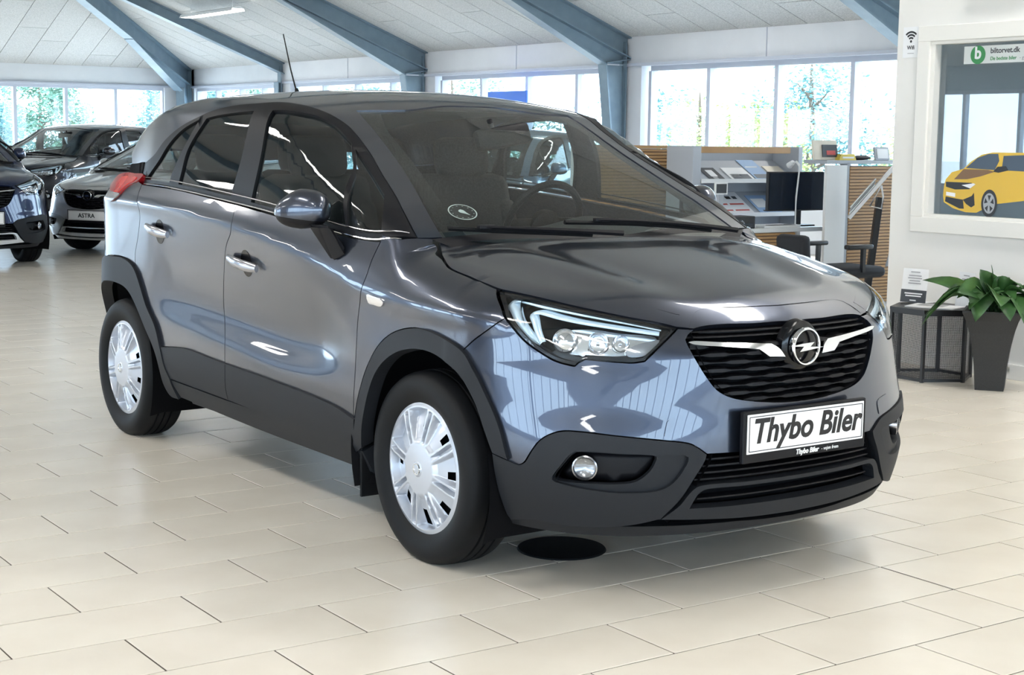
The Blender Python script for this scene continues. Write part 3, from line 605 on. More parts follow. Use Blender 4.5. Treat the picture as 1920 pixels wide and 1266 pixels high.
'glass_front': ('arch', [[[-1.241,0.6264],[-1.1021,0.6126],[-1.0152,0.5997],[-0.9284,0.6064],[-0.8062,0.6442]],[[-0.8062,0.6442],[-0.5859,0.8057],[-0.5064,0.9454]],[[-0.5064,0.9454],[-0.8302,0.927],[-1.219,0.9046]],[[-1.219,0.9046],[-1.1993,0.7613],[-1.241,0.6264]]]),
'glass_quarter': ('arch', [[[-0.7618,0.6644],[-0.5925,0.7416],[-0.4449,0.8133]],[[-0.4449,0.8133],[-0.3533,0.8836],[-0.3079,0.9474]],[[-0.3079,0.9474],[-0.3988,0.9539],[-0.4908,0.9465]],[[-0.4908,0.9465],[-0.5523,0.8212],[-0.7618,0.6644]]]),
'glass_rear': ('arch', [[[-1.7823,0.6571],[-1.7255,0.6517],[-1.5399,0.6402],[-1.3788,0.6328]],[[-1.3788,0.6328],[-1.3596,0.7633],[-1.4039,0.892]],[[-1.4039,0.892],[-1.6785,0.8771],[-1.9343,0.8647]],[[-1.9343,0.8647],[-1.9184,0.8225],[-1.8969,0.7596],[-1.7823,0.6571]]]),
'glass_rear_quarter': ('arch', [[[-1.8454,0.6583],[-2.0089,0.693],[-2.1263,0.7397],[-2.2064,0.7876],[-2.3106,0.8334],[-2.3525,0.8493]],[[-2.3525,0.8493],[-2.0376,0.8609]],[[-2.0376,0.8609],[-2.0173,0.8252],[-1.9392,0.7479],[-1.8454,0.6583]]]),
'roof': ('arch', [[[-0.1873,0.9371],[-0.3959,0.8169],[-0.5966,0.7148],[-0.686,0.6688],[-0.8131,0.6126],[-0.9153,0.5769],[-1.0145,0.5634],[-1.1341,0.5618],[-1.2447,0.5724],[-1.3722,0.5961],[-1.5547,0.6106],[-1.7531,0.6312],[-1.8425,0.6462],[-2.044,0.683],[-2.1849,0.7239],[-2.2808,0.7663],[-2.423,0.7914]],[[-2.423,0.7914],[-2.6583,0.7841]],[[-2.8,0.66],[-2.93,0.3],[-2.96,0.0]],[[-2.96,0.0],[-1.005,0.0]],[[-0.9428,0.0433],[-0.9749,0.3233],[-1.0182,0.4815]],[[-1.0182,0.4815],[-0.8581,0.5355],[-0.6415,0.6298],[-0.4324,0.7433],[-0.1638,0.9094]],[[-0.1638,0.9094],[-0.1873,0.9371]]]),
'windscreen': ('arch', [[[-1.0182,0.4815],[-0.8581,0.5355],[-0.6415,0.6298],[-0.4324,0.7433],[-0.1638,0.9094]],[[-0.9428,0.0433],[-0.9749,0.3233],[-1.0182,0.4815]]]),
'pillar_strip': ('arch', [[[-2.423,0.7914],[-2.6573,0.7859],[-2.6805,0.8096],[-2.4307,0.8232]]]),
'tail_lamp': ('wall', [[[-2.575,1.2058],[-2.4771,1.2047],[-2.3601,1.2006],[-2.3889,1.1764],[-2.4887,1.1451],[-2.5153,1.1159],[-2.5656,1.083],[-2.6226,1.0731],[-2.6499,1.1202],[-2.712,1.1544],[-2.6854,1.187]]]),
'drl': ('wall', [[[0.4936,0.7739],[0.4731,0.7845],[0.438,0.8178],[0.3959,0.8601],[0.3703,0.8808],[0.3732,0.8903],[0.4766,0.8778],[0.5762,0.8625],[0.7272,0.8389],[0.8294,0.821]],[[0.494,0.7762],[0.4831,0.796],[0.465,0.8337],[0.4499,0.8554],[0.4575,0.8615],[0.5264,0.8494],[0.5878,0.8385],[0.731,0.8188],[0.8232,0.8066]]]),
'lamp_marks': ('wall', [[[0.5501,0.8001],[0.6361,0.7873],[0.7497,0.7627],[0.5053,0.8182]]]),
}
# ---------------------------------------------------------------- panels cut from the body surfaces
def catmull(pts, step):
    p = np.asarray(pts, float)
    if len(p) < 3:
        n = max(1, int(np.ceil(np.linalg.norm(p[-1] - p[0]) / step)))
        return p[0] + (p[-1] - p[0]) * np.linspace(0, 1, n + 1)[:, None]
    q = np.vstack([2*p[0] - p[1], p, 2*p[-1] - p[-2]]); out = []
    for i in range(1, len(q) - 2):
        p0, p1, p2, p3 = q[i-1:i+3]
        t0 = 0.; t1 = t0 + np.sqrt(np.linalg.norm(p1 - p0)) + 1e-9; t2 = t1 + np.sqrt(np.linalg.norm(p2 - p1)) + 1e-9; t3 = t2 + np.sqrt(np.linalg.norm(p3 - p2)) + 1e-9
        n = max(1, int(np.ceil(np.linalg.norm(p2 - p1) / step))); t = np.linspace(t1, t2, n + 1)[:, None]
        a1 = (t1-t)/(t1-t0)*p0 + (t-t0)/(t1-t0)*p1; a2 = (t2-t)/(t2-t1)*p1 + (t-t1)/(t2-t1)*p2; a3 = (t3-t)/(t3-t2)*p2 + (t-t2)/(t3-t2)*p3
        b1 = (t2-t)/(t2-t0)*a1 + (t-t0)/(t2-t0)*a2; b2 = (t3-t)/(t3-t1)*a2 + (t-t1)/(t3-t1)*a3
        c = (t2-t)/(t2-t1)*b1 + (t-t1)/(t2-t1)*b2
        out.append(c if i == len(q) - 3 else c[:-1])
    return np.vstack(out)
def outline(segs, step=.016, closed_spline=False):
    if closed_spline:
        s = list(map(list, segs[0])); n = len(s); c = catmull(s[-2:] + s + s[:3], step)
        i0 = np.argmin(np.abs(c - np.array(s[0])).sum(1)); j = [k for k in range(i0 + 3, len(c)) if np.abs(c[k] - np.array(s[0])).sum() < 1e-6]
        pts = c[i0:(j[0] if j else len(c))]
    else:
        pts = np.vstack([catmull(s, step) for s in segs])
    keep = [0]
    for i in range(1, len(pts)):
        if np.linalg.norm(pts[i] - pts[keep[-1]]) > .004: keep.append(i)
    pts = pts[keep]
    if np.linalg.norm(pts[0] - pts[-1]) < .004: pts = pts[:-1]
    a = np.sum(pts[:, 0]*np.roll(pts[:, 1], -1) - np.roll(pts[:, 0], -1)*pts[:, 1])
    return pts if a > 0 else pts[::-1]
def inset(poly, d):
    if d == 0: return poly
    t = np.roll(poly, -1, 0) - np.roll(poly, 1, 0); t /= np.linalg.norm(t, axis=1, keepdims=True) + 1e-12
    return poly + d * np.stack([-t[:, 1], t[:, 0]], 1)
def inside(poly, q):
    x, y = q[:, 0][:, None], q[:, 1][:, None]; x0, y0 = poly[:, 0], poly[:, 1]; x1, y1 = np.roll(x0, -1), np.roll(y0, -1)
    c = ((y0 > y) != (y1 > y)) & (x < (x1 - x0) * (y - y0) / np.where(y1 == y0, 1e-12, y1 - y0) + x0)
    return c.sum(1) % 2 == 1
def fill(poly, holes, grid):
    loops = [poly] + list(holes); allb = np.vstack(loops)
    lo, hi = poly.min(0), poly.max(0)
    g = np.stack(np.meshgrid(np.arange(lo[0] + grid*.5, hi[0], grid), np.arange(lo[1] + grid*.5, hi[1], grid), indexing='ij'), -1).reshape(-1, 2)
    if len(g):
        g = g[inside(poly, g)]
        for h in holes: g = g[~inside(h, g)]
    if len(g):
        d = np.min(np.linalg.norm(g[:, None, :] - allb[None], axis=2), axis=1); g = g[d > .55*grid]
    pts = np.vstack([allb, g]) if len(g) else allb
    edges = []; k = 0
    for l in loops: edges += [(k + i, k + (i + 1) % len(l)) for i in range(len(l))]; k += len(l)
    v2, _, f2, ov, _, _ = geometry.delaunay_2d_cdt([Vector(p) for p in pts], edges, [], 0, 1e-7)
    P = np.array([[v.x, v.y] for v in v2]); T3 = np.array([f for f in f2 if len(f) == 3])
    c = P[T3].mean(1); ok = inside(poly, c)
    for h in holes: ok &= ~inside(h, c)
    back = {}
    for i, o in enumerate(ov):
        for j in o: back[j] = i
    loop_idx = []; k = 0
    for l in loops: loop_idx.append([back[k + i] for i in range(len(l))]); k += len(l)
    return P, T3[ok], loop_idx
def smooth_mesh(name, V, tris, N, quads=(), QN=None):
    faces = [tuple(t) for t in tris] + [tuple(q) for q in quads]
    me = mesh_from(name, V, faces, True)
    ln = np.vstack([N[np.asarray(tris).ravel()]] + ([np.repeat(QN, 4, 0)] if len(quads) else []))
    me.normals_split_custom_set([tuple(n) for n in ln])
    return me
GEO = {}
def panel_geo(kind, segs, off=0., holes=(), depth=.012, gap=.002, grid=.03, step=.016, hole_gap=0., closed=False):
    poly = inset(outline(segs, step, closed), gap)
    hp = [inset(outline(h, step, len(h) == 1), hole_gap) for h in holes]
    P2, tris, loops = fill(poly, hp, grid)
    P = solve(kind, P2[:, 0], P2[:, 1], off); N = grad(kind, P, .008 if depth else .035)
    mid = np.abs(P[:, 1]) < .0035; P[mid, 1] = 0; N[mid, 1] = 0
    a, b, c = P[tris[:, 0]], P[tris[:, 1]], P[tris[:, 2]]
    flip = np.einsum('ij,ij->i', np.cross(b - a, c - a), N[tris].sum(1)) < 0
    tris = tris.copy(); tris[flip] = tris[flip][:, ::-1]
    V = [P]; quads = []; n = len(P)
    if depth:
        for l in loops:
            Pb = P[l] - N[l] * depth; V.append(Pb); m = len(l)
            for i in range(m):
                j = (i + 1) % m
                if mid[l[i]] and mid[l[j]]: continue
                quads.append((l[i], l[j], n + j, n + i))
            n += m
    V = np.vstack(V); quads = np.array(quads, int).reshape(-1, 4)
    QN = np.zeros((0, 3))
    if len(quads):
        QN = np.cross(V[quads[:, 1]] - V[quads[:, 0]], V[quads[:, 3]] - V[quads[:, 0]]); QN /= np.linalg.norm(QN, axis=1, keepdims=True) + 1e-12
        # point away from the panel centre line of that edge
        cen = P[tris].mean(1)
        e = .5*(V[quads[:, 0]] + V[quads[:, 1]])
        near = np.array([np.argmin(((cen - q)**2).sum(1)) for q in e])
        fl = np.einsum('ij,ij->i', QN, cen[near] - e) > 0
        QN[fl] *= -1; quads[fl] = quads[fl][:, ::-1]
    Nf = np.vstack([N, np.zeros((len(V) - len(P), 3))])
    return V, tris, Nf, quads, QN
def mirror_geo(g):
    V, t, N, q, QN = g; s = np.array([1, -1, 1.])
    return V*s, t[:, ::-1], N*s, (q[:, ::-1] if len(q) else q), QN*s
def add_geo(a, b):
    V, t, N, q, QN = a; V2, t2, N2, q2, QN2 = b; n = len(V)
    return np.vstack([V, V2]), np.vstack([t, t2 + n]), np.vstack([N, N2]), np.vstack([q, q2 + n]) if len(q) else q, np.vstack([QN, QN2])
def panel_pair(name, kind, segs, m, parent, parent2=None, **k):
    g = panel_geo(kind, segs, **k)
    a = link(name, smooth_mesh(name, *g), parent, m); b = link(name, smooth_mesh(name, *mirror_geo(g)), parent2 if parent2 is not None else parent, m)
    return a, b
def panel_whole(name, kind, segs, m, parent, **k):
    g = panel_geo(kind, segs, **k)
    return link(name, smooth_mesh(name, *add_geo(g, mirror_geo(g))), parent, m)
def frame_at(kind, u, v, off=0.):
    """point and tangent frame on the body: x along u, y along v, z outwards"""
    e = .01
    p = solve(kind, np.array([u, u + e, u]), np.array([v, v, v + e]), off); n = grad(kind, p[:1])[0]
    tx = p[1] - p[0]; tx -= n * (tx @ n); tx /= np.linalg.norm(tx); ty = np.cross(n, tx)
    return Matrix(((tx[0], ty[0], n[0], p[0][0]), (tx[1], ty[1], n[1], p[0][1]), (tx[2], ty[2], n[2], p[0][2]), (0, 0, 0, 1)))
MIR = Matrix.Diagonal((1, -1, 1, 1))
def mirrored(o, parent=None):
    me = o.data.copy(); me.transform(MIR @ o.matrix_local); me.flip_normals()
    c = bpy.data.objects.new(o.name.split('.')[0], me); COL.objects.link(c); c.parent = parent if parent is not None else o.parent
    return c
def ribbon(name, kind, us, vs, offs, wv, m, parent, both=True, wave=None):
    """a slat that follows the body: centre line (us, vs), half height wv, from depth offs[0] to offs[1]"""
    us = np.asarray(us, float); vs = np.broadcast_to(np.asarray(vs, float), us.shape); w = np.broadcast_to(np.asarray(wv, float), us.shape)
    rows = [solve(kind, us, vs - w, offs[1]), solve(kind, us, vs - w*.6, offs[0]), solve(kind, us, vs + w*.6, offs[0]), solve(kind, us, vs + w, offs[1])]
    V = np.vstack(rows); n = len(us); f = []
    for r in range(3):
        for i in range(n - 1): f.append((r*n + i, r*n + i + 1, (r+1)*n + i + 1, (r+1)*n + i))
    if both:
        V2 = V * np.array([1, -1, 1]); f += [tuple(x + len(V) for x in reversed(q)) for q in f]; V = np.vstack([V, V2])
    me = mesh_from(name, V, f, True); bm = bmesh.new(); bm.from_mesh(me); bmesh.ops.remove_doubles(bm, verts=bm.verts, dist=2e-4); bmesh.ops.recalc_face_normals(bm, faces=bm.faces); bm.to_mesh(me); bm.free()
    me.polygons.foreach_set('use_smooth', [True]*len(me.polygons)); me.set_sharp_from_angle(angle=math.radians(40))
    return link(name, me, parent, m)

mat('car_paint', (.052, .061, .086), .28, .85, 1., .02)
mat('trim_plastic', (.012, .0135, .017), .55, 0, spec=.28, bump=(900, .12, .0004))
mat('gloss_black', (.003, .003, .004), .15, 0, 0, spec=.35)
mat('satin_black', (.007, .007, .009), .48, spec=.22)
mat('deep_black', (.004, .004, .005), .8, spec=.1)
mat('chrome', (.82, .83, .85), .08, 1.)
mat('dark_chrome', (.35, .35, .37), .18, 1.)
mat('wheel_silver', (.50, .53, .59), .30, .45, .5)
mat('rubber', (.0045, .005, .006), .60, spec=.22, bump=(160, .15, .001))
mat('white_plate', (.88, .88, .88), .35)
mat('ink', (.006, .005, .007), .4)
mat('light_strip', (.72, .86, .96), .12, .2, 1.)
mat('reflector', (.75, .76, .78), .12, .95)
mat('lamp_grey', (.28, .29, .31), .25, .6)
mat('red_lamp', (.30, .008, .012), .10, 0, 1.); mat('red_glow', (.55, .03, .025), .15, 0, 1.)
mat('upholstery', (.022, .021, .022), .85)
mat('headliner', (.30, .30, .29), .9)
mat('dash_plastic', (.022, .023, .026), .6)
mat('handle_metal', (.34, .34, .37), .2, .9, .6); mat('amber', (.55, .30, .05), .3)
mat('disc_white', (.80, .84, .84), .4)
glass('windscreen_glass', (.78, .86, .84), 1.7); glass('side_glass', (.62, .70, .70), 1.35); glass('lamp_glass', (.93, .96, .98), 1.0); glass('mirror_glass', (.1, .1, .1), 6.)

UC = XS + RF * math.pi / 2
def make_car():
    root = empty('crossover_car')
    B = lambda k: TAB[k][1]
    # painted shell
    panel_pair('fender', 'wall', B('fender'), 'car_paint', root, grid=.028)
    df = [empty('front_door'), empty('front_door')]; dr = [empty('rear_door'), empty('rear_door')]
    for o in df + dr: o.parent = root
    panel_pair('door_skin', 'side', B('door_front'), 'car_paint', df[0], df[1], grid=.026)
    panel_pair('door_skin', 'side', B('door_rear'), 'car_paint', dr[0], dr[1], grid=.026)
    panel_pair('door_cladding', 'side', B('clad_front'), 'trim_plastic', df[0], df[1], off=.008, depth=.02)
    panel_pair('door_cladding', 'side', B('clad_rear'), 'trim_plastic', dr[0], dr[1], off=.008, depth=.02)
    # rear wing and rear bumper
    rg = [list(p) for s in B('door_rear')[2:3] for p in s]           # rear edge of the rear door, bottom to top
    ao = B('arch_rear_o')[0]; ai = B('arch_rear_i')[0]
    cx, cz = -2.604, .32
    ring = lambda r, a0, a1, n=9: [[cx + r*math.cos(a), cz + r*math.sin(a)] for a in np.linspace(a0, a1, n)]
    UR = XR - RF * math.pi / 2
    rear_o = [[cx + r*math.cos(a), cz + r*math.sin(a)] for a, r in zip(np.linspace(math.radians(88), math.radians(160), 9), np.linspace(.512, .478, 9))]
    rear_i = ring(.392, math.radians(92), math.radians(160))
    aro = [rear_o[::-1][:-1] + ao]
    panel_pair('quarter_panel', 'side', [rg, [rg[-1], [-2.36, 1.165]], [[-2.36, 1.165], [-2.42, 1.175], [-2.55, 1.19], [-2.72, 1.19]], [[-2.72, 1.19], [-2.70, 1.10], [-2.86, 1.06], [-2.95, 1.0]],
               [[-2.95, 1.0], [-2.99, .82]], [[-2.99, .82], [-2.86, .80]], rear_o[:6][::-1] + ao[1:6]], 'car_paint', root, grid=.028)
    panel_whole('rear_bumper', 'wall', [[[-2.99, .815], rear_o[5]], rear_o[5:][:], [rear_o[-1], [-3.11, .44], [-3.2, .40], [UR, .36]], [[UR, .36], [UR, .72]], [[UR, .72], [-3.2, .74], [-2.99, .815]]], 'trim_plastic', root, off=.004, grid=.04, depth=.03)
    panel_whole('tailgate', 'wall', [[[-2.99, .83], [-2.955, 1.0], [-2.87, 1.07], [-2.80, 1.13]], [[-2.80, 1.13], [-3.2, 1.14], [UR, 1.15]], [[UR, 1.15], [UR, .73]], [[UR, .73], [-3.2, .75], [-2.99, .83]]], 'car_paint', root, off=-.004, grid=.05)
    # sill
    panel_pair('sill_cladding', 'side', [[[-.375, .305], [-1.0, .325], [-1.43, .327], [-2.0, .338]], [[-2.0, .338], [-1.96, .262]], [[-1.96, .262], [-1.2, .235], [-.36, .225]], [[-.36, .225], [-.375, .305]]], 'trim_plastic', root, off=.006, depth=.05)
    # bonnet, roof
    panel_whole('hood', 'hood', B('hood'), 'car_paint', root, grid=.028, depth=.02, gap=.0025)
    rf = [list(s) for s in B('roof')]
    rf[4] = [[-1.0, 0.], [-1.003, .12]] + [p for p in rf[4] if p[1] > .15]
    panel_whole('roof', 'arch', rf, 'car_paint', root, grid=.03, depth=.015, gap=0)
    hl = [[p for p in rf[5]], [[-.55, .60], [-1.0, .42], [-2.5, .42], [-2.7, .3], [-2.72, 0]], [[-2.72, 0], [-1.02, 0]], [[-1.02, 0], [-1.05, .3], [-1.04, .46]]]
    panel_whole('headliner', 'arch', [[[-1.06, 0], [-1.06, .3], [-1.02, .50]], [[-1.02, .5], [-1.25, .58], [-1.8, .60], [-2.3, .60], [-2.6, .56]], [[-2.6, .56], [-2.7, .3], [-2.7, 0]], [[-2.7, 0], [-1.06, 0]]], 'headliner', root, off=-.035, grid=.08, depth=0, gap=0)
    # front bumper
    panel_whole('front_bumper', 'wall', B('bumper'), 'car_paint', root, grid=.022, depth=.025)
    fo, fi = B('fog_outer'), B('fog_inner')
    panel_pair('bumper_cladding', 'wall', B('lower_clad'), 'trim_plastic', root, off=.006, grid=.024, depth=.03, holes=[fo])
    fog = [empty('fog_lamp_pod'), empty('fog_lamp_pod')]
    for o in fog: o.parent = root
    panel_pair('fog_surround', 'wall', fo, 'trim_plastic', fog[0], fog[1], off=-.006, grid=.02, depth=.02, gap=-.001, holes=[fi], closed=True)
    panel_pair('fog_recess', 'wall', fi, 'satin_black', fog[0], fog[1], off=-.035, grid=.02, depth=-.030, gap=0, closed=True)
    panel_pair('arch_cladding', 'wall', B('arch_front'), 'trim_plastic', root, off=.012, depth=.05, grid=.022, gap=.0015)
    panel_pair('arch_cladding', 'side', [rear_o[::-1][:-1] + ao, [ao[-1], ai[-1]], ai[::-1] + rear_i[1:], [rear_i[-1], rear_o[-1]]], 'trim_plastic', root, off=.012, depth=.05, grid=.022, gap=.0015)
    # tow-eye cover: a fine outline on the bumper
    panel_pair('tow_eye_cover', 'wall', [[[.86, .558], [.917, .549]], [[.917, .549], [.930, .542], [.932, .532]], [[.932, .532], [.925, .500]], [[.925, .500], [.847, .512]], [[.847, .512], [.851, .54]], [[.851, .54], [.853, .553], [.86, .558]]], 'car_paint', root, off=.0024, depth=.004, gap=0, grid=.012)
    # grille
    gr = empty('grille'); gr.parent = root
    panel_whole('grille_back', 'wall', B('grille'), 'deep_black', gr, off=-.055, grid=.04, depth=-.055, gap=0)
    us = np.linspace(.86, UC, 60)
    gpoly = outline(B('grille')); 
    def span(v):                                         # where the grille opening starts at this height
        t = np.linspace(.85, UC - .01, 300); ok = inside(gpoly, np.stack([t, np.full_like(t, v)], 1)); return t[ok][0] if ok.any() else None
    for v, w in ((.8105, .0035), (.7955, .0035)):
        u0 = span(v)
        if u0: ribbon('grille_bar', 'wall', np.linspace(u0, UC, 40), v, (-.012, -.045), w, 'satin_black', gr)
    for k, v in enumerate((.768, .7445, .721, .6975, .674, .6505, .627, .606)):
        u0 = span(v)
        if not u0: continue
        uu = np.linspace(u0, UC, 70); ph = (uu - UC) / .155 * 2*math.pi + (math.pi if k % 2 else 0)
        ribbon('grille_bar', 'wall', uu, v, (-.008, -.045), .0056 + .0032*np.clip(np.sin(ph)*2, -1, 1), 'satin_black', gr)
    wing = [[0.9138, 0.7867], [0.9303, 0.7890], [1.0213, 0.7835], [1.121, 0.7775], [1.2239, 0.7712]], [[1.2239, .7712], [1.2538, 0.755], [1.2742, 0.7304]], [[1.2742, .7304], [1.207, 0.7341]], [[1.207, .7341], [1.1686, 0.7575]], [[1.1686, .7575], [1.0779, 0.7670], [0.93, 0.7805], [.9138, .7867]]
    panel_pair('chrome_wing', 'wall', wing, 'chrome', gr, off=.010, depth=.03, gap=0, grid=.012, step=.01)
    # emblem: ring and bolt
    em = empty('emblem'); em.parent = gr
    me = lathe([(.0505, -.002), (.050, .006), (.0525, .0105), (.0565, .0105), (.0592, .005), (.0592, -.004)], 64, 'z', 'ring')
    E0 = Matrix.Translation((.866, 0, .757)) @ Matrix(((0, 0, 1, 0), (1, 0, 0, 0), (0, 1, 0, 0), (0, 0, 0, 1)))
    me.transform(E0); link('emblem', me, gr, 'chrome'); bpy.data.objects.remove(em)
    me = lathe([(.0005, -.014), (.066, -.014), (.078, -.022), (.082, -.045)], 48, 'z', 'emblem_base'); me.transform(E0); link('emblem_base', me, gr, 'gloss_black')
    bolt = [(-.072, .0045), (-.02, .010), (.031, .0125), (.014, -.001), (.072, -.0045), (.02, -.010), (-.031, -.0145), (-.014, .001)]
    mb = MB(); mb.poly([E0 @ Vector((x, y, .004)) for x, y in bolt], .006, (1, 0, 0)); mb.build('emblem_bolt', 'chrome', gr)
    # lower intake: recess, slats, frame
    it = empty('lower_intake'); it.parent = root
    ipts = B('intake_pts'); ibase = [ipts[0][::-1][::-1], ipts[1], [ipts[1][-1], [1.0, .247], [1.15, .238], [UC, .232]]]
    ipoly_segs = [[[UC, .447], [1.29, .4475]] + [p for p in ipts[0][1:]], ipts[1], [ipts[1][-1], [1.0, .25], [1.15, .24], [UC, .235]], [[UC, .235], [UC, .447]]]
    panel_whole('intake_back', 'wall', ipoly_segs, 'deep_black', it, off=-.06, grid=.05, depth=-.06, gap=0)
    ip = outline(ipoly_segs)
    for v in (.432, .4115, .3915, .3715):
        t = np.linspace(.8, UC - .01, 300); ok = inside(ip, np.stack([t, np.full_like(t, v)], 1)); u0 = t[ok][0]
        ribbon('intake_slat', 'wall', np.linspace(u0 + .004, UC, 40), v, (-.014, -.055), .0042, 'satin_black', it)
    ribbon('intake_slat', 'wall', np.linspace(.955, UC, 40), .311, (-.014, -.055), .0040, 'satin_black', it)
    fo2 = [[.8432, .257], [.9, .3005], [.925, .332], [.948, .352], [.98, .358], [1.1, .356], [UC, .354]]
    hole = [[.928, .2865], [.938, .305], [.952, .328], [.972, .342], [1.0, .3455], [1.1, .344], [UC, .342]]
    panel_whole('skid_frame', 'wall', [fo2, [[UC, .354], [UC, .342]], hole[::-1], [[.928, .2865], [1.1, .283], [UC, .281]], [[UC, .281], [UC, .2355]], [[UC, .2355], [1.15, .2395], [1.0, .2475], [.8432, .257]]], 'trim_plastic', it, off=.004, grid=.02, depth=.04, gap=0)
    # chin
    ul = np.linspace(.36, UC, 60)
    def chin(name, z0, z1, o0, o1, m):
        a = solve('wall', ul, np.interp(ul, [.36, .6, UC], [z0 + .012, z0 + .012, z0]), o0); b = solve('wall', ul, np.interp(ul, [.36, .6, UC], [z1 + .004, z1 + .002, z1]), o1); c = a.copy(); c[:, 0] -= .12; c[:, 1] *= .9
        d = b.copy(); d[:, 0] -= .15; d[:, 1] *= .88
        V = np.vstack([c, a, b, d]); n = len(ul); f = [(r*n+i, r*n+i+1, (r+1)*n+i+1, (r+1)*n+i) for r in range(3) for i in range(n-1)]
        V = np.vstack([V, V*np.array([1, -1, 1])]); f += [tuple(x + 4*n for x in reversed(q)) for q in f]
        me = mesh_from(name, V, f, True); bm = bmesh.new(); bm.from_mesh(me); bmesh.ops.remove_doubles(bm, verts=bm.verts, dist=5e-4); bmesh.ops.recalc_face_normals(bm, faces=bm.faces); bm.to_mesh(me); bm.free()
        me.polygons.foreach_set('use_smooth', [True]*len(me.polygons)); me.set_sharp_from_angle(angle=math.radians(35)); link(name, me, root, m)
    chin('chin_spoiler', .222, .195, -.012, -.02, 'trim_plastic')
    # number plate
    pl = empty('number_plate'); pl.parent = root
    PM = Matrix.Translation((.884, 0, .508)) @ Matrix(((0, 0, 1, 0), (1, 0, 0, 0), (0, 1, 0, 0), (0, 0, 0, 1))) 
    mb = MB(); mb.box(PM @ Vector((0, -.010, -.008)), (.018, .530, .158), None, .004); mb.build('plate_holder', 'satin_black', pl)
    mb = MB(); mb.box(PM @ Vector((0, 0, .002)), (.004, .504, .120), None, .0012); mb.build('plate', 'white_plate', pl)
    mb = MB()
    for s in (-1, 1):
        mb.box(PM @ Vector((0, s*.0525, .0045)), (.001, .490, .0022), None); mb.box(PM @ Vector((s*.2445, 0, .0045)), (.001, .0022, .106), None)
    mb.build('plate_border', 'ink', pl)
    text('plate_lettering', 'Thybo Biler', .104, 'ink', pl, PM @ Matrix.Translation((0, .004, .0046)), .22, .0027, sx=.95)
    text('holder_lettering', 'Thybo Biler', .022, 'white_plate', pl, PM @ Matrix.Translation((.005, -.074, .0025)), .22, .0006, sx=.95)
    text('holder_lettering', '- vejen frem', .0155, 'white_plate', pl, PM @ Matrix.Translation((.105, -.074, .0025)), .1, 0)
    # headlights
    hl_ = [empty('headlight'), empty('headlight')]
    for o in hl_: o.parent = root
    panel_pair('lamp_housing', 'wall', B('headlight'), 'deep_black', hl_[0], hl_[1], off=-.045, depth=-.045, gap=.002, grid=.02)
    panel_pair('lamp_lens', 'wall', B('headlight'), 'lamp_glass', hl_[0], hl_[1], off=.0, depth=0, gap=.004, grid=.02)
    lp = outline(B('headlight')); lpi = inset(lp, .011)
    g = panel_geo('wall', [list(map(list, np.vstack([lp, lp[:1]])))], off=-.002, holes=[[list(map(list, np.vstack([lpi, lpi[:1]]))), [list(lpi[0]), list(lpi[0])]]], gap=.003, depth=.008, grid=.02)
    link('lamp_bezel', smooth_mesh('lamp_bezel', *g), hl_[0], 'gloss_black'); link('lamp_bezel', smooth_mesh('lamp_bezel', *mirror_geo(g)), hl_[1], 'gloss_black')
    for s, w in zip(B('drl'), (.0078, .0060)):
        c = catmull(s, .008); t = np.gradient(c, axis=0); t /= np.linalg.norm(t, axis=1, keepdims=True) + 1e-9; nn = np.stack([-t[:, 1], t[:, 0]], 1)
        pts = [solve('wall', *(c + nn*k*w).T, o) for k, o in ((-1, -.025), (-.8, -.012), (.8, -.012), (1, -.025))]
        V = np.vstack(pts); n = len(c); f = [(r*n+i, r*n+i+1, (r+1)*n+i+1, (r+1)*n+i) for r in range(3) for i in range(n-1)]
        me = mesh_from('light_strip', V, f, True); o = link('light_strip', me, hl_[0], 'light_strip'); me2 = mesh_from('light_strip', V*np.array([1, -1, 1]), [q[::-1] for q in f], True); link('light_strip', me2, hl_[1], 'light_strip')
    def lamp_unit(u, v, r, d, kind):
        Fm = frame_at('wall', u, v, -.012)
        prof = {'proj': [(r, -.03), (r*.98, -.012), (r*.86, -.008), (r*.84, -.016), (r*.5, -.006), (.0005, -.002)], 'bowl': [(r, -.006), (r*.96, -.004), (r*.8, -.022), (r*.45, -.034), (r*.2, -.036), (r*.18, -.02), (.0005, -.016)]}[kind]
        me = lathe(prof, 28, 'z', 'reflector'); me.transform(Fm); o = link('reflector', me, hl_[0], 'reflector'); mirrored(o, hl_[1])
    lamp_unit(.556, .786, .038, 0, 'proj'); lamp_unit(.648, .782, .034, 0, 'bowl'); lamp_unit(.712, .782, .026, 0, 'bowl')
    chromeb = [[.522, .80], [.60, .815], [.70, .805], [.80, .797], [.815, .79], [.79, .755], [.74, .742], [.62, .742], [.55, .745], [.525, .765]]
    panel_pair('lamp_reflector', 'wall', [chromeb], 'reflector', hl_[0], hl_[1], off=-.036, depth=.005, gap=0, grid=.012, closed=True)
    divider = [[.606, .80], [.618, .80], [.622, .76], [.612, .74], [.600, .745]]
    panel_pair('lamp_divider', 'wall', [divider], 'reflector', hl_[0], hl_[1], off=-.012, depth=.03, gap=0, grid=.01, closed=True)
    refl2 = [[.735, .742], [.80, .752], [.825, .790], [.80, .787], [.75, .775], [.725, .756]]
    panel_pair('turn_reflector', 'wall', [refl2], 'lamp_grey', hl_[0], hl_[1], off=-.018, depth=.02, gap=0, grid=.01, closed=True)
    shelf = [[.515, .738], [.60, .723], [.68, .727], [.76, .729], [.752, .742], [.68, .741], [.60, .738], [.53, .755]]
    panel_pair('lamp_base', 'wall', [shelf], 'gloss_black', hl_[0], hl_[1], off=-.02, depth=.02, gap=0, grid=.01, closed=True)
    # fog lamp, marker, tail lamp
    Fm = frame_at('wall', *B('fog_lamp')[0][0], -.012)
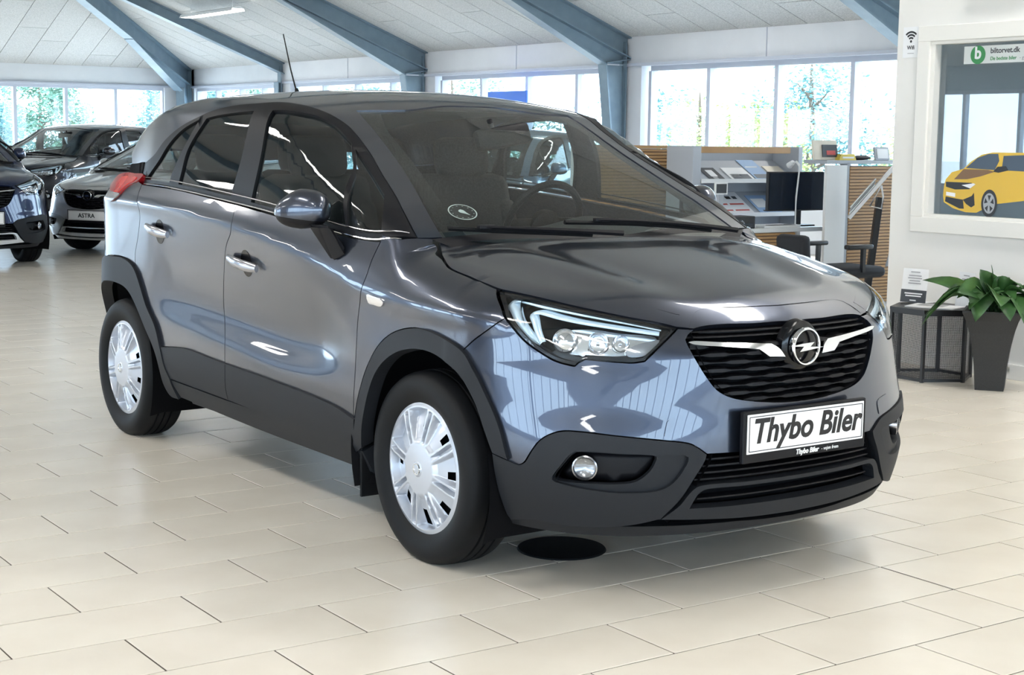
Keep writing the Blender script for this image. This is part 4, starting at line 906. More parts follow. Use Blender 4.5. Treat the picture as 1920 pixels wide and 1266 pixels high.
    me = lathe([(.038, -.03), (.038, 0), (.034, .002), (.032, -.012), (.02, -.02), (.0005, -.022)], 32, 'z', 'fog_lamp'); me.transform(Fm); o = link('fog_lamp', me, fog[0], 'dark_chrome'); mirrored(o, fog[1])
    me = lathe([(.033, .0), (.025, .007), (.012, .010), (.0005, .011)], 24, 'z', 'fog_lens'); me.transform(Fm); o = link('fog_lens', me, fog[0], 'lamp_glass'); mirrored(o, fog[1])
    panel_pair('side_marker', 'wall', B('marker'), 'reflector', root, off=.004, depth=.008, gap=0, grid=.01, closed=True)
    panel_pair('tail_lamp', 'wall', B('tail_lamp'), 'red_lamp', root, off=.006, depth=.03, gap=0, grid=.02, closed=True)
    tl = np.array(B('tail_lamp')[0]); tc = tl.mean(0)
    panel_pair('tail_lamp_lens', 'wall', [[list(tc + (p - tc)*.62 + np.array([.01, .006])) for p in tl]], 'red_glow', root, off=.0085, depth=.004, gap=0, grid=.015, closed=True)
    panel_pair('tail_lamp_clear', 'wall', [[list(p) for p in (tl[5] + [.0, -.004], tl[6], tl[7], tl[8], tl[8]*.6 + tl[5]*.4)]], 'lamp_grey', root, off=.0085, depth=.004, gap=0, grid=.012, closed=True)
    # glass and window frames
    gl = ['glass_front', 'glass_quarter', 'glass_rear', 'glass_rear_quarter']
    panel_pair('window_frame', 'arch', B('dlo'), 'satin_black', root, off=.0015, depth=.02, gap=.001, grid=.03, holes=[B(k) for k in gl])
    panel_pair('window', 'arch', B('glass_front'), 'side_glass', df[0], df[1], off=-.006, depth=0, gap=-.004, grid=.035)
    panel_pair('quarter_window', 'arch', B('glass_quarter'), 'side_glass', df[0], df[1], off=-.006, depth=0, gap=-.004, grid=.035)
    panel_pair('window', 'arch', B('glass_rear'), 'side_glass', dr[0], dr[1], off=-.006, depth=0, gap=-.004, grid=.035)
    panel_pair('quarter_window', 'arch', B('glass_rear_quarter'), 'side_glass', root, off=-.006, depth=0, gap=-.004, grid=.035)
    panel_pair('pillar_strip', 'arch', [[B('pillar_strip')[0][0], B('pillar_strip')[0][1]], B('pillar_strip')[0][1:3], B('pillar_strip')[0][2:4], [B('pillar_strip')[0][3], B('pillar_strip')[0][0]]], 'deep_black', root, off=.005, depth=.03, gap=-.006)
    bu = B('dlo')[2]                                       # bright lines along the belt, under and over the black strip
    for dz, w, nm, m in ((-.002, .0032, 'belt_moulding', 'chrome'), (.024, .0028, 'belt_moulding', 'dark_chrome')):
        c = catmull(bu, .03); u = c[:, 0]; z = solve('arch', c[:, 0], c[:, 1], 0.)[:, 2] + dz
        sel = (u > -2.40) & (u < -.2); k = 'side' if dz < 0 else 'side'
        ph = [RG*math.atan2(-p[1], p[2] - ZA) for p in solve('side', u[sel], z[sel], 0.)]
        P0 = solve('arch', u[sel], np.array(ph), .006)
        mb = MB(); mb.tube([tuple(p) for p in P0], w, 6); o = mb.build(nm, m, root, True); mirrored(o)
    ws = B('windscreen')[0]
    wsg = [[[-1.0, 0.], [-1.003, .12], [-1.01, .3], ws[0]], ws, [ws[-1], [-.08, .86], [.03, .6], [.06, 0]], [[.06, 0], [-1.0, 0]]]
    panel_whole('windscreen', 'arch', wsg, 'windscreen_glass', root, off=-.003, depth=0, gap=-.001, grid=.05)
    wi = [[p[0] + .0, p[1] - .045] for p in ws]; wi[0] = [-.975, ws[0][1] - .055]
    panel_whole('windscreen_border', 'arch', [ws, [ws[-1], wi[-1]], wi[::-1], [wi[0], [-.965, .25], [-.958, 0]], [[-.958, 0], [-1.0, 0]], [[-1.0, 0], [-1.003, .12], [-1.01, .3], ws[0]]], 'gloss_black', root, off=-.008, depth=0, gap=0, grid=.03)
    panel_whole('rear_window', 'arch', [[[-2.80, .62], [-2.84, .3], [-2.85, 0]], [[-2.85, 0], [-3.02, 0]], [[-3.02, 0], [-3.0, .4], [-2.93, .66]], [[-2.93, .66], [-2.80, .62]]], 'side_glass', root, off=.004, depth=0, gap=0, grid=.05)
    # cowl and wipers
    cu = np.linspace(0, .93, 24)
    a = solve('arch', np.full(24, -.16) + .10*(1 - (cu/.93)**2), cu, .004); b = solve('arch', np.full(24, -.02) + .10*(1 - (cu/.93)**2), cu, -.012)
    b[:, 2] -= .02
    V = np.vstack([a, b]); V = np.vstack([V, V*np.array([1, -1, 1])]); f = [(i, i+1, 24+i+1, 24+i) for i in range(23)]; f += [tuple(48 + x for x in reversed(q)) for q in f]
    link('cowl', mesh_from('cowl', V, f, True), root, 'satin_black')
    for pts in ([(-.165, -.64, 1.078), (-.102, -.466, 1.068), (-.045, -.251, 1.058), (.0, -.03, 1.045)], [(-.112, -.191, 1.092), (-.079, .099, 1.082), (-.075, .3, 1.068), (-.07, .429, 1.055), (-.04, .55, 1.04)]):
        w = empty('wiper'); w.parent = root
        c = catmull(pts, .03); mb = MB(); mb.tube([tuple(p) for p in c[:-4]], .0085, 6); mb.build('wiper_blade', 'rubber', w, True)
        c2 = c[4:] + np.array([.012, 0, .012]); mb = MB(); mb.tube([tuple(p) for p in c2], np.linspace(.006, .011, len(c2)), 6); mb.box(tuple(c[5] + np.array([.005, 0, .012])), (.02, .07, .014), (0, 0, 0), .003); mb.build('wiper_arm', 'satin_black', w, True)
    # mirrors
    def mirror_unit():
        c = np.array([-.655, -.928, 1.117])
        e = np.array([.86, .51, 0]); n_ = np.array([-.51, .86, 0])      # e: from the rear outer tip to the front inner end
        bm = bmesh.new(); bmesh.ops.create_uvsphere(bm, u_segments=44, v_segments=30, radius=1)
        sg = lambda a, q: math.copysign(abs(a)**q, a)
        for v in bm.verts:
            x, y, z = v.co; s = x
            y, z = sg(y, .85), sg(z, .85); s2 = sg(s, .82)
            up = .080*(1 - .42*max(0, -s2)**1.3 - .05*max(0, s2)); dn = .062*(1 - .15*max(0, -s2))
            zz = z*(up if z > 0 else dn) + .006*s2 - .012*(1 - s2)*.5*(z < 0)*0
            p = c + e*s2*.104 + n_*y*.066; v.co = (p[0], p[1], p[2] + zz)
        def half(upper):
            b = bm.copy(); n = Vector((.10*e[0], .10*e[1], 1)).normalized() * (1 if upper else -1)
            bmesh.ops.bisect_plane(b, geom=b.verts[:] + b.edges[:] + b.faces[:], plane_co=Vector((c[0], c[1], c[2] - .022)), plane_no=-n, clear_outer=True)
            if not upper:
                for v in b.verts: v.co += (Vector(c) - v.co) * .035
            me = bpy.data.meshes.new('m'); b.to_mesh(me); b.free(); me.polygons.foreach_set('use_smooth', [True]*len(me.polygons)); return me
        mi = [empty('door_mirror'), empty('door_mirror')]
        for o in mi: o.parent = root
        o = link('mirror_cap', half(True), mi[0], 'car_paint'); mirrored(o, mi[1])
        o = link('mirror_shell', half(False), mi[0], 'satin_black'); mirrored(o, mi[1])
        mb = MB(); mb.box((c[0] - .075, c[1] - .0, c[2]), (.012, .085, .085), None, .004); o = mb.build('mirror_face', 'mirror_glass', mi[0]); mirrored(o, mi[1])
        v = [(-.60, -.945, 1.075), (-.545, -.925, 1.075), (-.50, -.90, 1.075), (-.60, -.87, 1.075), (-.575, -.866, .965), (-.53, -.878, .945), (-.455, -.862, .975), (-.50, -.845, 1.02)]
        me = mesh_from('mirror_stalk', v, [(0, 1, 2, 3), (4, 7, 6, 5), (0, 4, 5, 1), (1, 5, 6, 2), (2, 6, 7, 3), (3, 7, 4, 0)])
        bm2 = bmesh.new(); bm2.from_mesh(me); bmesh.ops.bevel(bm2, geom=bm2.edges[:], offset=.01, segments=3, affect='EDGES'); bmesh.ops.recalc_face_normals(bm2, faces=bm2.faces); bm2.to_mesh(me); bm2.free(); me.polygons.foreach_set('use_smooth', [True]*len(me.polygons)); me.set_sharp_from_angle(angle=.7)
        o = link('mirror_stalk', me, mi[0], 'satin_black'); mirrored(o, mi[1]); bm.free()
    mirror_unit()
    # door handles
    for doors, (u0, v0), (u1, v1), cup in ((df, (-1.35, .908), (-1.105, .884), (-1.222, .893)), (dr, (-2.165, .985), (-1.94, .963), (-2.055, .968))):
        n = 16; uu = np.linspace(u0, u1, n); vv = np.linspace(v0, v1, n); t = np.linspace(0, 1, n)
        up = solve('side', uu, vv, 0.) ; N = grad('side', up); lift = .010 + .022*np.sin(np.pi*np.clip(t, .04, .96))**.6
        mb = MB(); bm = mb.bm; rings = []
        for i in range(n):
            w = .0215*(1 - .30*abs(2*t[i] - 1)**3); h = .009; ring_ = []
            for a in np.linspace(0, 2*math.pi, 12, endpoint=False):
                p = up[i] + N[i]*(lift[i] + h*math.sin(a)) + np.array([0, 0, 1])*w*math.cos(a); ring_.append(bm.verts.new(tuple(p)))
            rings.append(ring_)
        for i in range(n-1):
            for k in range(12): bm.faces.new((rings[i][k], rings[i][(k+1) % 12], rings[i+1][(k+1) % 12], rings[i+1][k]))
        bm.faces.new(rings[0]); bm.faces.new(rings[-1])
        o = mb.build('door_handle', 'handle_metal', doors[0], True); mirrored(o, doors[1])
        el = [[cup[0] + .046*math.cos(q), cup[1] + .052*math.sin(q)] for q in np.linspace(0, 2*math.pi, 14, endpoint=False)]
        panel_pair('cup_shade', 'side', [el], 'gloss_black', doors[0], doors[1], off=.0014, depth=.003, gap=0, grid=.012, closed=True)  # flat dark oval: the shade of the grip recess put into its colour
    # aerial
    mb = MB(); mb.cyl((-2.42, -.02, 1.55), (-2.445, -.02, 1.60), .018, .008, 12); mb.tube([(-2.445, -.02, 1.59), (-2.50, -.02, 1.69), (-2.575, -.02, 1.86)], [.0045, .0038, .003], 6); mb.build('aerial', 'rubber', root, True)
    # inner shell, arches and floor
    zz = np.linspace(.2, 1.0, 17); uu = np.concatenate([np.linspace(UR, XR, 14), np.linspace(XR, XS, 60)[1:], np.linspace(XS, UC, 22)[1:]])
    G = np.stack(np.meshgrid(uu, zz, indexing='ij'), -1).reshape(-1, 2); Pw = solve('side', G[:, 0], G[:, 1], -.085); nz = len(zz); f = []
    for i in range(len(uu) - 1):
        for j in range(nz - 1):
            q = (i*nz + j, (i+1)*nz + j, (i+1)*nz + j + 1, i*nz + j + 1); c = Pw[list(q)].mean(0)
            if min((c[0] - 0)**2 + (c[2] - .32)**2, (c[0] + 2.604)**2 + (c[2] - .32)**2) < .49**2: continue
            if c[0] > -.25 and c[2] > H(c[0], c[1]) - .07: continue
            if c[0] > -.1 and c[2] > .93: continue
            f.append(q)
    V = np.vstack([Pw, Pw*np.array([1, -1, 1])]); f += [tuple(x + len(Pw) for x in reversed(q)) for q in f]
    link('inner_shell', mesh_from('inner_shell', V, f, True), root, 'dash_plastic')  # dark backing added to block light behind panel gaps, also the door cards
    for x in (0., -2.604):
        for s in (-1, 1):
            V, f = [], []; n = 28
            for i, a in enumerate(np.linspace(math.radians(-25), math.radians(200 if x > -1 else 150), n)):
                cut = .16*max(0., (a - math.radians(80))/math.radians(70)) if x < -1 else 0.
                for y, r in ((.865 - cut, .425 - .06*cut), (.80 - cut, .405), (.50, .405), (.50, .02)): V.append((x + r*math.cos(a), s*y, .325 + r*math.sin(a)))
            for i in range(n-1):
                for k in range(3): f.append((i*4+k, i*4+k+1, (i+1)*4+k+1, (i+1)*4+k))
            link('wheel_arch_liner', mesh_from('wheel_arch_liner', V, f, True), root, 'deep_black')
    for s in (-1, 1):
        for x, z, h in ((-.395, .245, .21),): MB().box((x, s*.765, z), (.012, .16, h), None, .004).build('mud_flap', 'rubber', root)
    mb = MB(); mb.box((-1.3, 0, .235), (3.7, 1.0, .07), None, .02); mb.box((-1.3, 0, .245), (1.55, 1.50, .05), None, .02); mb.box((.42, 0, .30), (.5, .9, .14), None, .04); mb.box((-2.95, 0, .32), (.5, 1.2, .14), None, .04); mb.build('underbody', 'deep_black', root)
    # wheels
    tyre = lathe([(.20, -.062), (.214, -.078), (.225, -.088), (.255, -.0985), (.285, -.098), (.304, -.088), (.313, -.074), (.3175, -.055), (.319, -.036), (.311, -.034), (.311, -.028), (.3195, -.026), (.320, -.004), (.312, -.003), (.312, .003), (.320, .004), (.3195, .026), (.311, .028), (.311, .034), (.319, .036), (.3175, .055), (.313, .074), (.304, .088), (.285, .098), (.255, .0985), (.225, .088), (.2, .07), (.2, -.062)], 96, 'y', 'tyre', True, 30)
    rim = lathe([(.2005, -.05), (.19, .0), (.05, .02), (.0005, .02)], 40, 'y', 'rim')
    NS = 8; nr, na = 64, 480; V, f = [], []
    rr = np.linspace(.026, .219, nr); aa = np.linspace(0, 2*math.pi, na, endpoint=False)
    sm = lambda e0, e1, x: np.clip((x - e0)/(e1 - e0), 0, 1)**2*(3 - 2*np.clip((x - e0)/(e1 - e0), 0, 1))
    R_, A_ = np.meshgrid(rr, aa, indexing='ij'); sect = 2*math.pi/NS
    da = (A_ + sect/2) % sect - sect/2                        # angle from the twin-rib centre line
    arc = np.abs(da)*R_
    hub = .014*np.cos(np.clip(R_/.20, 0, 1)*math.pi/2)
    rib_in, rib_out = .0065, .0155                           # twin ribs: from 6.5 mm to 15.5 mm off their centre line
    wide = 1 + .35*np.clip((R_ - .1)/.1, 0, 1)
    slot = (1 - sm(rib_in*wide - .002, rib_in*wide + .002, arc))*sm(.085, .105, R_)*(1 - sm(.192, .199, R_))*.022
    pocket = sm(rib_out*wide - .002, rib_out*wide + .006, arc)*sm(.080, .10, R_)*(1 - sm(.193, .199, R_))
    tilt = .008 + .026*np.clip((R_ - .09)/.1, 0, 1)
    edge = sm(.199, .219, R_)*.006
    Hh = -(.062 + .026) - hub*1.3 + slot + pocket*tilt + edge + .004
    V = np.stack([R_*np.cos(A_), Hh, R_*np.sin(A_)], -1).reshape(-1, 3)
    hole = (R_ > .134) & (R_ < .188) & (da > .165) & (da < .335)
    for i in range(nr-1):
        for j in range(na):
            if hole[i, j]: continue
            f.append((i*na+j, i*na+(j+1) % na, (i+1)*na+(j+1) % na, (i+1)*na+j))
    cover = mesh_from('wheel_cover', V, [q[::-1] for q in f], True); cover.set_sharp_from_angle(angle=math.radians(50))
    capm = lathe([(.0005, -.106), (.020, -.1055), (.024, -.104), (.027, -.100)], 32, 'y', 'hub_cap')
    ringm = lathe([(.015, -.1055), (.016, -.108), (.0195, -.108), (.0205, -.1045)], 32, 'y', 'hub_emblem')
    diskm = lathe([(.0005, -.045), (.195, -.045)], 40, 'y', 'hole_backing')  # plain dark disc added behind the cover holes to keep them dark
    for x, tr, st in ((0., .7565, 0.25), (-2.604, .7455, .55)):
        for s in (-1, 1):
            w = empty('wheel'); w.parent = root; w.location = (x, s*tr, .312)
            w.rotation_euler = (0, 0, 0 if s < 0 else math.pi)
            for me, m, nm in ((tyre, 'rubber', 'tyre'), (rim, 'deep_black', 'rim'), (cover, 'wheel_silver', 'wheel_cover'), (capm, 'wheel_silver', 'hub_cap'), (ringm, 'chrome', 'hub_emblem'), (diskm, 'deep_black', 'hole_backing')):
                o = bpy.data.objects.new(nm, me); COL.objects.link(o); o.parent = w; o.rotation_euler = (0, st, 0)
                if not me.materials: me.materials.append(MATS[m])
    # cabin
    cab = root
    for x, ys, sc in ((-1.50, (-.36, .36), 1.), (-2.32, (-.42, 0., .42), .92)):
        for y in ys:
            s = empty('car_seat'); s.parent = cab
            mb = MB(); mb.box((x + .22, y, .60), (.52*sc, .50*sc, .16), (0, -.12, 0), .06); mb.build('seat_cushion', 'upholstery', s, True, 60)
            mb = MB(); mb.box((x - .06, y, .92), (.15, .50*sc, .62), (0, -.28, 0), .06); mb.box((x - .03, y - .20*sc, .88), (.16, .09, .46), (0, -.28, 0), .04); mb.box((x - .03, y + .20*sc, .88), (.16, .09, .46), (0, -.28, 0), .04); mb.build('seat_back', 'upholstery', s, True, 60)
            mb = MB(); mb.box((x - .105, y, 1.295), (.105, .265*sc, .175), (0, -.16, 0), .045); mb.build('headrest', 'upholstery', s, True, 60)
            for k in (-1, 1): MB().cyl((x - .10, y + k*.06, 1.12), (x - .10, y + k*.06, 1.24), .007, seg=8).build('headrest_post', 'chrome', s, True)
    V, f = [], []; ny = 31
    prof = [(-.95, .62), (-.90, .86), (-.80, .985), (-.66, 1.035), (-.40, 1.03), (-.10, .99), (.05, .93)]
    for y in np.linspace(-.72, .72, ny):
        hump = .045*math.exp(-((y - .37)/.19)**2); sx = .03*math.exp(-((y - .37)/.2)**2)
        for k, (x, z) in enumerate(prof): V.append((x - (sx if k < 4 else 0), y, z + (hump if 2 <= k <= 3 else 0) - .02*abs(y/.72)**3))
    n = len(prof)
    for i in range(ny-1):
        for k in range(n-1): f.append((i*n+k, i*n+k+1, (i+1)*n+k+1, (i+1)*n+k))
    link('dashboard', mesh_from('dashboard', V, f, True), cab, 'dash_plastic')
    SW = Matrix.Translation((-1.0, .37, 1.03)) @ Matrix.Rotation(math.radians(-66), 4, 'Y')
    sw = empty('steering_wheel'); sw.parent = cab
    mb = MB(); mb.tube([SW @ Vector((.182*math.cos(a), .182*math.sin(a), 0)) for a in np.linspace(0, 2*math.pi, 40, endpoint=False)], .016, 8, True); mb.build('wheel_ring', 'satin_black', sw, True)
    mb = MB(); mb.cyl(SW @ Vector((0, 0, -.02)), SW @ Vector((0, 0, .015)), .07, .06, 20)
    for a in (math.pi/2, -math.pi/2, math.pi): mb.bar(SW @ Vector((.05*math.cos(a), .05*math.sin(a), 0)), SW @ Vector((.175*math.cos(a), .175*math.sin(a), 0)), .012, .045, .004)
    mb.build('wheel_hub', 'satin_black', sw, True)
    mb = MB(); mb.box((-.80, .02, 1.385), (.045, .26, .085), (.16, -.2, 0), .02); mb.cyl((-.83, 0, 1.38), (-.86, 0, 1.45), .012); mb.build('interior_mirror', 'satin_black', cab, True)
    mb = MB(); mb.box((-1.1, 0, .42), (3.2, 1.45, .03)); mb.build('cabin_floor', 'upholstery', cab)
    # parking disc behind the windscreen
    Fm = frame_at('arch', -.293, inv_arch(np.array([-.293, -.507, 1.13]))[1], -.012)
    pd = empty('parking_disc'); pd.parent = root
    me = lathe([(.0005, .0), (.052, .0)], 40, 'z', 'disc_face'); me.transform(Fm); link('disc_face', me, pd, 'ink')
    me = lathe([(.048, .001), (.052, .001)], 40, 'z', 'disc_rim'); me.transform(Fm); link('disc_rim', me, pd, 'disc_white')
    mb = MB()
    for k in range(12):
        a = k*math.pi/6; mb.box(Fm @ Vector((.040*math.cos(a), .040*math.sin(a), .001)), (.004, .004, .001))
    mb.build('disc_tick', 'disc_white', pd)
    # the hand points down in the picture: car +x is downhill on the glass
    mb = MB(); q = [(-.008, .013), (-.011, .003), (-.004, -.014), (0, -.030), (.004, -.014), (.011, .003), (.008, .013), (0, .016)]
    mb.poly([Fm @ Vector((-b, a, .0015)) for a, b in q], .0008, tuple(Fm.to_3x3() @ Vector((0, 0, 1)))); mb.build('disc_hand', 'disc_white', pd)
    return root
CAR = make_car()
CAR.location = (3.4113, 4.2492, 0); CAR.rotation_euler = (0, 0, -1.5566)
tag(CAR, 'grey crossover car with silver wheel covers and Thybo Biler plate in the foreground', 'car')

# ---------------------------------------------------------------- the other cars
def copy_tree(o, parent=None, swap=None, skip=()):
    if o.name.split('.')[0] in skip: return None
    c = o.copy(); COL.objects.link(c); c.parent = parent
    if swap and c.type == 'MESH' and len(c.material_slots):
        m = c.material_slots[0].material
        if m and m.name in swap: c.material_slots[0].link = 'OBJECT'; c.material_slots[0].material = MATS[swap[m.name]]
    for ch in list(o.children): copy_tree(ch, c, swap, skip)
    return c
mat('paint_navy', (.006, .016, .060), .28, .45, 1.); mat('paint_anthracite', (.008, .009, .016), .28, .5, 1.); mat('paint_silver', (.55, .56, .57), .28, .5, 1.); mat('paint_steel', (.12, .20, .30), .28, .5, 1.)
mat('skid_silver', (.62, .64, .66), .3, .5)
def other_car(name, label, paint, loc, az, scale, plate=None, extra=None, group='cars parked behind', skid=False):
    c = copy_tree(CAR, None, {'car_paint': paint, **(extra or {})}, ('parking_disc', 'plate_lettering', 'holder_lettering'))
    c.name = name; c.location = loc; c.rotation_euler = (0, 0, math.radians(az)); c.scale = scale
    for k in ('label', 'category', 'group'):
        if k in c: del c[k]
    tag(c, label, 'car', group)
    for ch in c.children_recursive:
        if ch.name.startswith('skid_frame') and skid: ch.material_slots[0].link = 'OBJECT'; ch.material_slots[0].material = MATS['skid_silver']
    if plate:
        for ch in c.children:
            if ch.name.startswith('number_plate'):
                text('plate_lettering', plate, .075, 'ink', ch, Matrix.Translation((.8895, 0, .506)) @ Matrix(((0, 0, 1, 0), (1, 0, 0, 0), (0, 1, 0, 0), (0, 0, 0, 1))), 0, .0012)
    return c
other_car('hatchback_car', 'silver hatchback car with an ASTRA plate behind the grey crossover', 'paint_silver', (6.78, 17.75, 0), 212.6, (1.03, 1.02, .90), 'ASTRA', {'trim_plastic': 'paint_silver'})
other_car('suv_car', 'navy blue SUV with silver skid trim cut off by the picture edge', 'paint_navy', (4.41, 16.83, 0), 271, (1.05, 1.03, 1.02), skid=True)
other_car('suv_car', 'dark anthracite SUV parked farthest back by the window wall', 'paint_anthracite', (7.93, 25.18, 0), 217, (1.05, 1.03, .98), None, {'trim_plastic': 'paint_anthracite'})
_oc = other_car('estate_car', 'steel blue car with a paper sheet in its windscreen, seen through the crossover windows', 'paint_steel', (8.85, 13.93, 0), 215, (1.0, 1.0, .95), None, {'trim_plastic': 'paint_steel'})
mat('sheet_paper', (.78, .84, .80), .6); _fm = frame_at('arch', -.52, -.02, .012)
_mb = MB(); _mb.poly([_fm @ Vector(p) for p in ((-.10, -.15, 0), (-.10, .08, 0), (.0, .17, 0), (.10, .10, 0), (.10, -.12, 0), (.0, -.19, 0))], .002, tuple(_fm.to_3x3() @ Vector((0, 0, 1)))); _mb.build('price_sheet', 'sheet_paper', _oc)

# ---------------------------------------------------------------- reception corner
mat('beech', (.37, .20, .075), .45, noise=(4, (.43, .25, .10), .35, .7)); mat('beech_dark', (.20, .105, .045), .5)
mat('panel_white', (.78, .79, .80), .45); mat('panel_grey', (.42, .45, .50), .5); mat('worktop', (.68, .70, .72), .35)
mat('black_plastic', (.012, .013, .016), .4); mat('screen', (.006, .012, .025), .15); mat('paper', (.84, .85, .87), .6); mat('paper_blue', (.30, .45, .68), .5); mat('paper_red', (.55, .07, .06), .5)
mat('paper_cream', (.80, .74, .64), .6); mat('slate', (.05, .055, .065), .5); mat('text_grey', (.30, .30, .33), .6); mat('chair_fabric', (.018, .020, .026), .8); mat('yellow_card', (.75, .60, .12), .5)
mat('wire_black', (.014, .014, .016), .4); mat('planter', (.020, .0205, .021), .55, noise=(300, (.032, .032, .032), .4, .7)); mat('soil', (.02, .014, .01), .95)
mat('leaf_green', (.022, .075, .018), .38, noise=(14, (.06, .15, .04), .4, .7)); mat('leaf_rib', (.16, .26, .09), .4); mat('green_logo', (.03, .26, .07), .4); mat('sign_pale', (.70, .73, .72), .5)
mat('yellow_print', (.70, .44, .03), .35); mat('brown_print', (.18, .085, .02), .35); mat('glass_print', (.03, .05, .08), .3); mat('grey_print', (.35, .36, .38), .35)
mesh_mat('expanded_metal', (.010, .010, .012), 1, .30)

def slatted(name, parent, x0, x1, y, z0, z1, pitch, m, m2):
    """a board of horizontal ribs facing -y"""
    MB().box((.5*(x0+x1), y + .012, .5*(z0+z1)), (x1-x0, .012, z1-z0)).build('panel_back', m2, parent)
    n = int((z1 - z0)/pitch); p = (z1 - z0)/n
    me = MB().box((0, 0, 0), (x1-x0, .012, p*.70), None, .0015).mesh('rib'); me.materials.append(MATS[m])
    for k in range(n):
        o = bpy.data.objects.new('rib', me); COL.objects.link(o); o.parent = parent; o.location = (.5*(x0+x1), y, z0 + (k + .5)*p)
# partition behind the bonnet
t = empty('partition_screen'); slatted('rib', t, 7.905, 9.02, 10.5, .10, 1.31, .028, 'beech', 'beech_dark')
MB().box((7.862, 10.51, .665), (.06, .05, 1.33)).build('end_post', 'panel_white', t); MB().box((8.46, 10.51, 1.325), (1.13, .05, .028)).build('top_rail', 'beech', t); MB().box((8.46, 10.51, .05), (1.13, .05, .1)).build('base_rail', 'panel_grey', t)
MB().box((9.00, 10.53, .665), (.03, .04, 1.33)).build('end_post', 'beech_dark', t)
tag(t, 'ribbed beech partition screen seen through the windscreen of the grey crossover', 'partition')
# brochure shelf
t = empty('brochure_shelf')
MB().box((8.66, 10.05, .67), (.09, .34, 1.34), None, .004).build('side_panel', 'panel_grey', t); MB().box((9.86, 10.05, .67), (.05, .34, 1.34), None, .004).build('side_panel', 'panel_grey', t)
MB().box((9.26, 10.21, .67), (1.14, .02, 1.32)).build('back_panel', 'panel_grey', t); MB().box((9.22, 9.93, 1.31), (1.10, .03, .055), None, .003).build('top_board', 'beech', t)
for zt, zb in ((1.215, 1.045), (.945, .755)):
    s = MB(); s.quad((8.71, 10.18, zt), (9.83, 10.18, zt), (9.83, 9.88, zb), (8.71, 9.88, zb)); s.quad((8.71, 10.18, zt - .012), (9.83, 10.18, zt - .012), (9.83, 9.88, zb - .012), (8.71, 9.88, zb - .012)); s.build('sloping_tray', 'panel_grey', t)
    MB().box((9.27, 9.875, zb + .004), (1.12, .012, .035)).build('tray_lip', 'panel_white', t)
MB().box((9.27, 10.15, .60), (1.14, .12, .30)).build('lower_board', 'panel_grey', t)
tag(t, 'grey brochure shelf with a beech top board and two sloping trays', 'shelf')
def on_tray(name, label, x, w, f0, f1, zt, zb, m, marks=(), group='brochures on the sloping trays'):
    """a sheet lying on a tray: f0..f1 up the slope"""
    L = lambda f, d: Vector((0, 9.88 + .30*f, zb + (zt - zb)*f)) + Vector((0, -.5, .86))*d
    t = empty(name); n = Vector((0, -.49, .87))
    mb = MB(); a, b = L(f0, .004), L(f1, .004); mb.poly([(x, a.y, a.z), (x + w, a.y, a.z), (x + w, b.y, b.z), (x, b.y, b.z)], .003, n); mb.build('cover', m, t)
    for (u0, u1, v0, v1, mm) in marks:
        a, b = L(f0 + (f1-f0)*v0, .008), L(f0 + (f1-f0)*v1, .008)
        mb = MB(); mb.poly([(x + w*u0, a.y, a.z), (x + w*u1, a.y, a.z), (x + w*u1, b.y, b.z), (x + w*u0, b.y, b.z)], .0008, n); mb.build('print', mm, t)
    tag(t, label, 'brochure', group)
on_tray('brochure', 'dark brochure with a pale figure, first on the upper tray', 8.83, .17, .02, .62, 1.215, 1.045, 'slate', [(.25, .7, .3, .8, 'paper'), (.3, .6, .1, .3, 'grey_print')])
on_tray('brochure', 'white brochure with a dark landscape on the upper tray', 9.08, .26, .04, .62, 1.215, 1.045, 'paper', [(.1, .9, .05, .45, 'glass_print'), (.1, .5, .2, .5, 'paper')])
on_tray('brochure', 'tall blue brochure leaning against the upper tray back', 9.36, .2, .06, 1.0, 1.215, 1.045, 'paper_blue', [(.1, .9, .05, .25, 'glass_print'), (.1, .8, .6, .65, 'paper')])
on_tray('brochure', 'cream brochure at the end of the upper tray', 9.59, .2, .1, .7, 1.215, 1.045, 'paper_cream', [(.2, .8, .2, .4, 'text_grey')])
on_tray('price_sheet', 'white price sheet with red bands and small cars on the lower tray', 8.95, .40, .02, .95, .945, .755, 'paper', [(.08, .45, .15, .2, 'paper_red'), (.52, .92, .15, .2, 'paper_red'), (.08, .45, .42, .48, 'paper_red'), (.52, .92, .42, .48, 'paper_red'), (.1, .22, .68, .8, 'ink'), (.3, .42, .68, .8, 'ink'), (.56, .7, .68, .8, 'ink'), (.76, .88, .68, .8, 'slate')])
on_tray('brochure', 'pale blue brochure beside the price sheet on the lower tray', 9.42, .26, .05, .8, .945, .755, 'paper_blue', [(.1, .7, .3, .8, 'paper'), (.2, .8, .08, .16, 'slate')])
t = empty('picture_frame', (8.70, 9.62, .95)); MB().box((0, 0, .045), (.14, .012, .10), None, .002).build('frame', 'paper', t); MB().box((0, -.007, .045), (.11, .004, .075)).build('picture', 'slate', t); MB().box((0, .02, -.132), (.05, .05, .265)).build('stand', 'panel_grey', t); 
tag(t, 'small white picture frame at the left end of the desk', 'picture frame')
